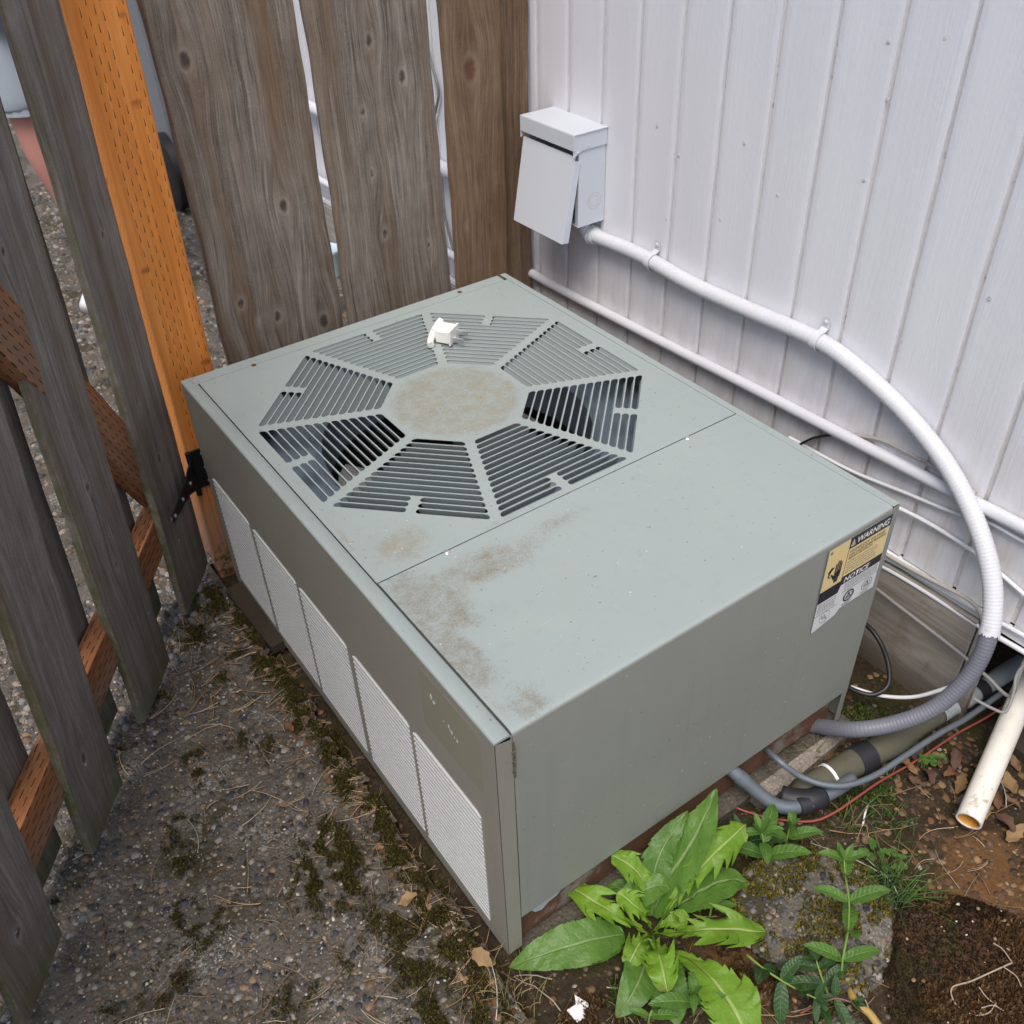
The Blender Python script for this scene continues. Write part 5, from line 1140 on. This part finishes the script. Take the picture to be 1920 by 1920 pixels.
D = [ # path, width m, jag, teeth, fold, wave, material
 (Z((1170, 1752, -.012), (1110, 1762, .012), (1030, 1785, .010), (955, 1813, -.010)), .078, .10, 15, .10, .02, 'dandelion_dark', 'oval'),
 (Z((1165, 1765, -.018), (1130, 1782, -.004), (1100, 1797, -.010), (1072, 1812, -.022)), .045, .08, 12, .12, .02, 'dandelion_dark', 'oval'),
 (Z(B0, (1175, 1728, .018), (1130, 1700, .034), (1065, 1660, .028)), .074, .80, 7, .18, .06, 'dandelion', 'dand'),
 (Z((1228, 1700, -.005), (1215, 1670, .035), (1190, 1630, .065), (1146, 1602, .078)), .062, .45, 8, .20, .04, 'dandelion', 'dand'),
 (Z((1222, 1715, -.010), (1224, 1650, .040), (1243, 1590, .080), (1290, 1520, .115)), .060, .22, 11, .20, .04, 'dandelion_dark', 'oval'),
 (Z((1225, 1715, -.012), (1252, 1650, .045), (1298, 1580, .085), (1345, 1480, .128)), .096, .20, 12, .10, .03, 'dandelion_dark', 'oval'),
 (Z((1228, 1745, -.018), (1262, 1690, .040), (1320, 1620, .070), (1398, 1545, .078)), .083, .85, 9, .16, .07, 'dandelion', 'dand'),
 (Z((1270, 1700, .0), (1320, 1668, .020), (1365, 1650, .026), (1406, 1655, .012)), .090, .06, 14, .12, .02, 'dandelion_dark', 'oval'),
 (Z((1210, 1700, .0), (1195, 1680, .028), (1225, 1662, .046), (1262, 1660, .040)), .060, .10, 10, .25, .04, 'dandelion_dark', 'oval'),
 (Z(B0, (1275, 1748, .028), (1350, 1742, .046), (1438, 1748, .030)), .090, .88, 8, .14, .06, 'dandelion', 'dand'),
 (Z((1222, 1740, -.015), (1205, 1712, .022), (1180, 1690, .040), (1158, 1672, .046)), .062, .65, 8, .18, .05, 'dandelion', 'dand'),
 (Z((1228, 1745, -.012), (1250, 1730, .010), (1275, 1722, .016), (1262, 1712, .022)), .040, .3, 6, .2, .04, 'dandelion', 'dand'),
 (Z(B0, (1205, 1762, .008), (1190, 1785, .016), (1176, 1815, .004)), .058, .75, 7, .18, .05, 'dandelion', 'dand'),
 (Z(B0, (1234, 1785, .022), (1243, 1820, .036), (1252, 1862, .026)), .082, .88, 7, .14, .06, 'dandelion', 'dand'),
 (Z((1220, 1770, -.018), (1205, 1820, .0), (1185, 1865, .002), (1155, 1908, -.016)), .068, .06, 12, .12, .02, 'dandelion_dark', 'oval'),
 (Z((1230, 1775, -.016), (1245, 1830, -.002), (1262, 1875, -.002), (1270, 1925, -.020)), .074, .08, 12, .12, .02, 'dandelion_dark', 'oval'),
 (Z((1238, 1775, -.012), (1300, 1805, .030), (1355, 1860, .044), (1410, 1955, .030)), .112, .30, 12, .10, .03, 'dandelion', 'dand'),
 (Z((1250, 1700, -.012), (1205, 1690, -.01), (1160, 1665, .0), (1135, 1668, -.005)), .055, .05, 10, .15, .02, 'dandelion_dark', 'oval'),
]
for k, (pts, wd, jg, tt, fo, wv, mt, pf) in enumerate(D): leaf('leaf', mt, dn, pts, wd*(.86 if pf == 'dand' else .92), pf, jg, tt, fo, wv*1.3, seed=k+1, roll=.32*math.sin(k*2.7+1))
def weed(name, label, nodes, size, mat, stemmat='stem', r=.0022, tipn=3, seed=0, up=.3, rot0=0.0):
    """stem through nodes (list of (px,py,z)); a pair of leaves on every node, alternating by a quarter turn"""
    t = empty(name, label, 'plant'); q = Z(*nodes); sp_ = smooth_path(q, 5); MB().tube(sp_, [r*(1-.5*i/len(sp_)) for i in range(len(sp_))], 7).build('stem', M[stemmat], t, smooth=True); r_ = random.Random(seed)
    for i, p in enumerate(q):
        if i == 0: continue
        T = (q[min(i+1, len(q)-1)]-q[i-1]).normalized(); h = T.orthogonal().normalized(); f = i/(len(q)-1); s_ = size*(.65+.6*math.sin(math.pi*min(1, .25+f*.7)))
        for e in range(2):
            a = rot0+i*1.57+e*3.14+r_.uniform(-.3, .3); dd = (h*math.cos(a)+T.cross(h)*math.sin(a)); dd = (dd+T*up+Vector((0, 0, .12))).normalized(); L = s_*r_.uniform(.8, 1.2)
            leaf('leaf', mat, t, [p, p+dd*L*.35+Vector((0, 0, .06*L)), p+dd*L*.7+Vector((0, 0, .03*L)), p+dd*L-Vector((0, 0, .10*L))], L*.36, 'oval', .05, 14, .22, .02, seed=seed*31+i*2+e, n=14)
    T = (q[-1]-q[-2]).normalized()
    for e in range(tipn):
        a = e*6.283/tipn+.4; h = T.orthogonal().normalized(); dd = (T*1.1+h*math.cos(a)*.7+T.cross(h)*math.sin(a)*.7).normalized(); L = size*.55; leaf('leaf', mat, t, [q[-1], q[-1]+dd*L*.5, q[-1]+dd*L], L*.36, 'oval', 0, 8, .3, 0, seed=seed*77+e, n=10)
    return t
weed('leafy_weed', 'bushy bright green weed with pointed leaves just above the lichen covered stone', [(1440, 1640, -.03), (1436, 1605, .01), (1432, 1580, .045), (1428, 1560, .065)], .062, 'weed', seed=3, up=.15)
weed('leafy_weed', 'small bright weed shoot with pointed leaves in front of the copper elbow', [(1470, 1600, -.02), (1476, 1570, .03), (1482, 1548, .055)], .044, 'weed', seed=5, up=.2)
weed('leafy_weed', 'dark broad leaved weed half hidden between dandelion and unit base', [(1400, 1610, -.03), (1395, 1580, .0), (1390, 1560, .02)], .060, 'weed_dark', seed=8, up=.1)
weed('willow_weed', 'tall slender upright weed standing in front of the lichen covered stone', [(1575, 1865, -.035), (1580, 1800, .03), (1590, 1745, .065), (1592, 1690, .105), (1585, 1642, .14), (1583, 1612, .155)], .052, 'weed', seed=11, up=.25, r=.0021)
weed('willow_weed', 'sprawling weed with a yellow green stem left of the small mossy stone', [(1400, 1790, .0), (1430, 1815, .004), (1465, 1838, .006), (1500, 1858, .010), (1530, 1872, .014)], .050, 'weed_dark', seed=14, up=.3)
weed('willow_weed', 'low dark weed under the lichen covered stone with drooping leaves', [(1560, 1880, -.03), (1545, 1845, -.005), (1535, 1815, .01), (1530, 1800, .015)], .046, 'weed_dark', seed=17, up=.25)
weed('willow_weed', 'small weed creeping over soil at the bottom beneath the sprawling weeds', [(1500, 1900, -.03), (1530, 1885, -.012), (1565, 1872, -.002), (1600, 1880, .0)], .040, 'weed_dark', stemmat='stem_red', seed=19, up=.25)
weed('leafy_weed', 'pale green weed shoot growing through the lowest dandelion leaves', [(1300, 1905, -.02), (1302, 1880, .03), (1300, 1862, .055)], .050, 'weed', seed=23, up=.2)
weed('leafy_weed', 'small low weed under the right tip of the jagged dandelion leaves', [(1330, 1720, -.02), (1335, 1700, .0), (1340, 1690, .012)], .038, 'weed', seed=29, up=.2)
weed('leafy_weed', 'bright small weed at the bottom edge right of the white paint chip', [(1215, 1930, -.03), (1218, 1905, .01), (1225, 1890, .02)], .034, 'weed', seed=37, up=.2)
yb = MB().tube(smooth_path(Z((1590, 1850, -.02), (1605, 1880, -.01), (1630, 1900, -.01), (1655, 1935, -.02)), 6), [.003, .004, .005]+[.0062]*16, 8)
M['yellow_stem'] = simple('yellowing_stem', (.36, .24, .07), .6, .3, scale=60, var=.35, dirt=((.20, .07, .07), .52))
yb.build('dead_stem', M['yellow_stem'], None, smooth=True, label='thick yellow and purple dying stem at the bottom edge left of the brown stone', cat='stem')
def clover(name, label, cx, cy, n, spread, mat, seed):
    t = empty(name, label, 'plant'); r_ = random.Random(seed); c = at(cx, cy, 2, -.025)
    for k in range(n):
        a, d = r_.random()*6.28, spread*math.sqrt(r_.random()); x, y = c.x+math.cos(a)*d, c.y+math.sin(a)*d; z0 = gz(x, y); h = z0+r_.uniform(.006, .022)
        MB().tube([(c.x+(x-c.x)*.6, c.y+(y-c.y)*.6, z0-.002), (x, y, h)], .0007, 5).build('leaf_stalk', M['stem'], t)
        for e in range(3):
            b = a+e*2.09; L = .0085*r_.uniform(.8, 1.3); dd = Vector((math.cos(b), math.sin(b), .12)); p = Vector((x, y, h)); leaf('leaf', mat, t, [p, p+dd*L*.5+Vector((0, 0, .001)), p+dd*L], L*.95, 'oval', 0, 4, .2, 0, seed=seed+k*3+e, n=6)
clover('seedling', 'patch of tiny round bright green leaves between the two stones', 1655, 1615, 14, .035, 'weed', 91)
clover('seedling', 'tiny bright green seedling beside the red wire and dead leaves', 1752, 1420, 6, .018, 'weed', 95)
clover('seedling', 'small seedling low on the soil left of the dead leaves', 1735, 1432, 4, .012, 'weed', 97)
def grass(name, label, cx, cy, n, spread, L0, seed, pal):
    r_ = random.Random(seed); c = at(cx, cy, 2, -.03); items = []; ws = []
    for k in range(n):
        a, d = r_.random()*6.28, spread*r_.random(); x, y = c.x+math.cos(a)*d, c.y+math.sin(a)*d; z0 = gz(x, y)-.002; L = L0*r_.uniform(.5, 1.2); b = r_.random()*6.28; ln = r_.uniform(.3, 1.0)
        items.append([Vector((x+math.cos(b)*ln*L*t*t, y+math.sin(b)*ln*L*t*t, z0+L*t*(1-.45*ln*t))) for t in (0, .25, .5, .75, 1)]); ws.append(.0011)
    return strips(name, items, pal, 'litter', kind='stuff', w_=ws)
GC = [(.07, .15, .03), (.10, .19, .05), (.05, .11, .03)]
grass('grass', 'thin grass', 1665, 1660, 46, .030, .07, 3, GC); grass('grass', 'thin grass', 1690, 1700, 42, .030, .08, 4, GC); grass('grass', '', 1665, 1720, 30, .02, .06, 5, [(.05, .09, .05), (.07, .12, .06)]); grass('grass', '', 1670, 1540, 26, .05, .05, 6, GC+[(.25, .2, .1)]); grass('grass', '', 1600, 1560, 30, .06, .05, 7, [(.25, .2, .11), (.18, .15, .06), (.08, .13, .04)]); grass('grass', '', 1525, 1420, 16, .015, .055, 9, [(.10, .13, .05), (.25, .2, .11)]); grass('grass', '', 960, 1870, 34, .05, .05, 10, [(.32, .25, .14), (.22, .2, .08)])

# ================================================================== WHEELED BIN, BUCKET AND PERSON beyond the fence
bn = empty('wheeled_bin', 'grey wheeled bin with black wheel seen in the gap right of the orange post', 'bin')
g = MB(); x0, x1, ya, yb_ = .735, .965, 3.42, 3.80
vs = [(x0+.02, ya+.03, .10), (x1-.02, ya+.03, .10), (x1-.02, yb_-.03, .10), (x0+.02, yb_-.03, .10), (x0, ya, 1.0), (x1, ya, 1.0), (x1, yb_, 1.0), (x0, yb_, 1.0)]
g.add(vs, [(3, 2, 1, 0), (4, 5, 6, 7), (0, 1, 5, 4), (1, 2, 6, 5), (2, 3, 7, 6), (3, 0, 4, 7)]); g.build('bin_body', M['bin'], bn)
MB().box(((x0+x1)/2, (ya+yb_)/2, 1.03), (.27, .42, .05), ch=.015).build('bin_lid', M['bin'], bn)
MB().box(((x0+x1)/2+.02, ya+.009, .62), (.17, .012, .66), Matrix.Rotation(R(1.9), 3, 'X'), ch=.004).build('front_panel', M['bin_l'], bn)
for xx in (x0-.01, x1-.02):
    wl_ = MB().lathe([(.14, -.025), (.155, -.018), (.155, .018), (.14, .025), (.05, .028)], frame((xx, ya+.06, .155), (0, 1, 0), (0, 0, 1), (1, 0, 0)), 24).build('wheel', M['black_plastic'], bn, angle=40)
p = at(613, 482, 0, .93); bb = MB().lathe([(.045, 0), (.052, .085), (.055, .09), (.054, .098), (.049, .095)], Matrix.Translation((p.x, p.y, 0)), 20).build('bucket', M['bluepl'], None, angle=40, label='pale blue plastic bucket on the ground behind the left fence gap', cat='bucket')

ps = empty('person', 'person in grey shorts and white shoes standing beyond the gate, seen between its boards', 'person')
def person():
    fx = Vector((-.71, -.70, 0)); sd = Vector((-fx.y, fx.x, 0))*-1      # facing; sd towards the right hand
    mid = Vector((.243, 2.790, 0))
    def q(s_, f, z): return mid+sd*s_+fx*f+Vector((0, 0, z))
    J = {}; rad = {}; par = {}
    def j(n, p, r, pa=None): J[n] = p; rad[n] = r; par[n] = pa
    j('pelvis', q(0, 0, .93), .125); j('waist', q(0, .0, 1.06), .115, 'pelvis'); j('chest', q(0, .01, 1.26), .135, 'waist'); j('neck0', q(0, -.005, 1.44), .075, 'chest'); j('neck', q(0, .005, 1.50), .055, 'neck0'); j('jaw', q(0, .03, 1.56), .068, 'neck'); j('skull', q(0, .015, 1.65), .088, 'jaw'); j('crown', q(0, .005, 1.71), .062, 'skull'); j('nose', q(0, .120, 1.615), .012, 'jaw')
    for s_, t in ((-1, 'l'), (1, 'r')):
        j('hip'+t, q(s_*.085, 0, .88), .092, 'pelvis'); j('thigh'+t, q(s_*.092, .012, .70), .078, 'hip'+t); j('knee'+t, q(s_*.094, .018, .50), .063, 'thigh'+t); j('calf'+t, q(s_*.095, -.012, .36), .062, 'knee'+t); j('ankle'+t, q(s_*.095, -.015, .10), .036, 'calf'+t); j('foot'+t, q(s_*.097, .06, .035), .034, 'ankle'+t); j('toe'+t, q(s_*.10, .15, .028), .024, 'foot'+t)
        j('sh'+t, q(s_*.165, -.005, 1.39), .062, 'neck0'); j('elb'+t, q(s_*.215, -.02, 1.12), .042, 'sh'+t); j('wr'+t, q(s_*.225, .05, .89), .027, 'elb'+t); j('palm'+t, q(s_*.226, .075, .82), .026, 'wr'+t)
        for k in range(4): j('f%d%s' % (k, t), q(s_*.222, .050+.018*k, .765+.004*abs(k-1.5)), .009, 'palm'+t); j('g%d%s' % (k, t), q(s_*.205, .055+.018*k, .715+.008*abs(k-1.5)), .0075, 'f%d%s' % (k, t))
        j('th'+t, q(s_*.205, .115, .82), .010, 'palm'+t); j('tt'+t, q(s_*.195, .125, .785), .0085, 'th'+t)
    iv = Vector((.82, -.58, 0))
    for t, dk_ in (('r', .075), ('l', .07)):
        for nm, f_ in (('knee', .12), ('calf', .5), ('ankle', 1), ('foot', 1), ('toe', 1)): J[nm+t] = J[nm+t]+iv*dk_*f_
    names = list(J); ix = {n: i for i, n in enumerate(names)}
    me = bpy.data.meshes.new('body'); me.from_pydata([J[n] for n in names], [(ix[n], ix[par[n]]) for n in names if par[n]], [])
    o = bpy.data.objects.new('body', me); col.objects.link(o); o.parent = ps; me.materials.append(M['skin'])
    m = o.modifiers.new('skin', 'SKIN'); m.use_smooth_shade = True; sv_ = me.skin_vertices[0].data
    for n in names: sv_[ix[n]].radius = (rad[n], rad[n]); sv_[ix[n]].use_root = n == 'pelvis'
    m2 = o.modifiers.new('sub', 'SUBSURF'); m2.levels = m2.render_levels = 2
    for s_, t in ((-1, 'l'), (1, 'r')):
        leg = smooth_path([J['pelvis'].lerp(J['hip'+t], .6)+Vector((0, 0, .06)), J['hip'+t], J['thigh'+t], J['knee'+t].lerp(J['thigh'+t], .80)], 6); n = len(leg)
        MB().tube(leg, [.125-.028*i/n for i in range(n)], 20, cap=False).build('shorts_leg', M['shorts'], ps, smooth=True)
        hem = leg[-1]; MB().tube([leg[-1]+Vector((0, 0, .012)), leg[-1]-Vector((0, 0, .012))], .099, 20, cap=False).build('shorts_hem', M['shorts'], ps, smooth=True)
        g = MB(); a = J['ankle'+t]; fr_ = fx
        sh = [(a-fx*.045+Vector((0, 0, .045-.10+.065)), .046), (a+Vector((0, 0, -.035)), .050), (a+fx*.06+Vector((0, 0, -.048)), .046), (a+fx*.13+Vector((0, 0, -.060)), .040), (a+fx*.185+Vector((0, 0, -.068)), .026)]
        g.tube([x[0] for x in sh], [x[1] for x in sh], 14); g.build('shoe', M['shoe'], ps, smooth=True)
        MB().tube(smooth_path([J['neck0'].lerp(J['sh'+t], .5), J['sh'+t], J['sh'+t].lerp(J['elb'+t], .6)], 6), .072, 16, cap=False).build('sleeve', M['shirt'], ps, smooth=True)
    g = MB(); tr = smooth_path([q(0, 0, .90), q(0, 0, 1.05), q(0, .01, 1.25), q(0, 0, 1.40), q(0, 0, 1.47)], 5); n = len(tr); vs = []; k = 20
    for i, p_ in enumerate(tr):
        u = i/(n-1); a_, b_ = (.175+.015*math.sin(u*5))*(1 if u < .78 else 1-(u-.78)*2.6), (.135+.01*math.sin(u*6))*(1 if u < .78 else 1-(u-.78)*1.9)
        for c in range(k): vs.append(p_+sd*a_*math.cos(6.283*c/k)+fx*b_*math.sin(6.283*c/k))
    g.add(vs, [(i*k+c, i*k+(c+1) % k, (i+1)*k+(c+1) % k, (i+1)*k+c) for i in range(n-1) for c in range(k)]).build('shirt', M['shirt'], ps, smooth=True)
    bm = bmesh.new(); bmesh.ops.create_uvsphere(bm, u_segments=20, v_segments=12, radius=1)
    bmesh.ops.delete(bm, geom=[v for v in bm.verts if v.co.z < -.25 or (v.co.z < .35 and v.co.y > .3)], context='VERTS')
    hm = bpy.data.meshes.new('hair'); bm.to_mesh(hm); bm.free(); mm = frame(q(0, .0, 1.655), sd, fx, (0, 0, 1))
    for v in hm.vertices: v.co = mm @ Vector((v.co.x*.088, v.co.y*.103, v.co.z*.108))
    link('hair', hm, M['hair'], ps, smooth=True)
    for s_ in (-1, 1):
        MB().lathe([(.001, -.010), (.009, -.006), (.011, 0), (.009, .006), (.001, .010)], frame(q(s_*.034, .092, 1.645), sd, (0, 0, 1), fx), 10).build('eye', M['white_paint'], ps, smooth=True)
        MB().lathe([(.001, -.008), (.018, -.004), (.022, .004), (.012, .008)], frame(q(s_*.090, .005, 1.625), fx, (0, 0, 1), sd*s_), 10).build('ear', M['skin'], ps, smooth=True)
    MB().box(q(0, .103, 1.575), (.045, .045, .010), ch=.004).build('mouth', M['skin'], ps)
person()

# ================================================================== put every thing's origin at its base
bpy.context.view_layer.update(); dg = bpy.context.evaluated_depsgraph_get()
for o in list(col.objects):
    if o.type != 'EMPTY' or o.parent: continue
    pts = [c.matrix_world @ Vector(v) for c in o.children if c.type == 'MESH' for v in c.bound_box]
    if not pts: continue
    lo = Vector([min(p[i] for p in pts) for i in range(3)]); hi = Vector([max(p[i] for p in pts) for i in range(3)]); b = Vector(((lo.x+hi.x)/2, (lo.y+hi.y)/2, lo.z))
    o.location = b
    for c in o.children: c.location = c.location-b
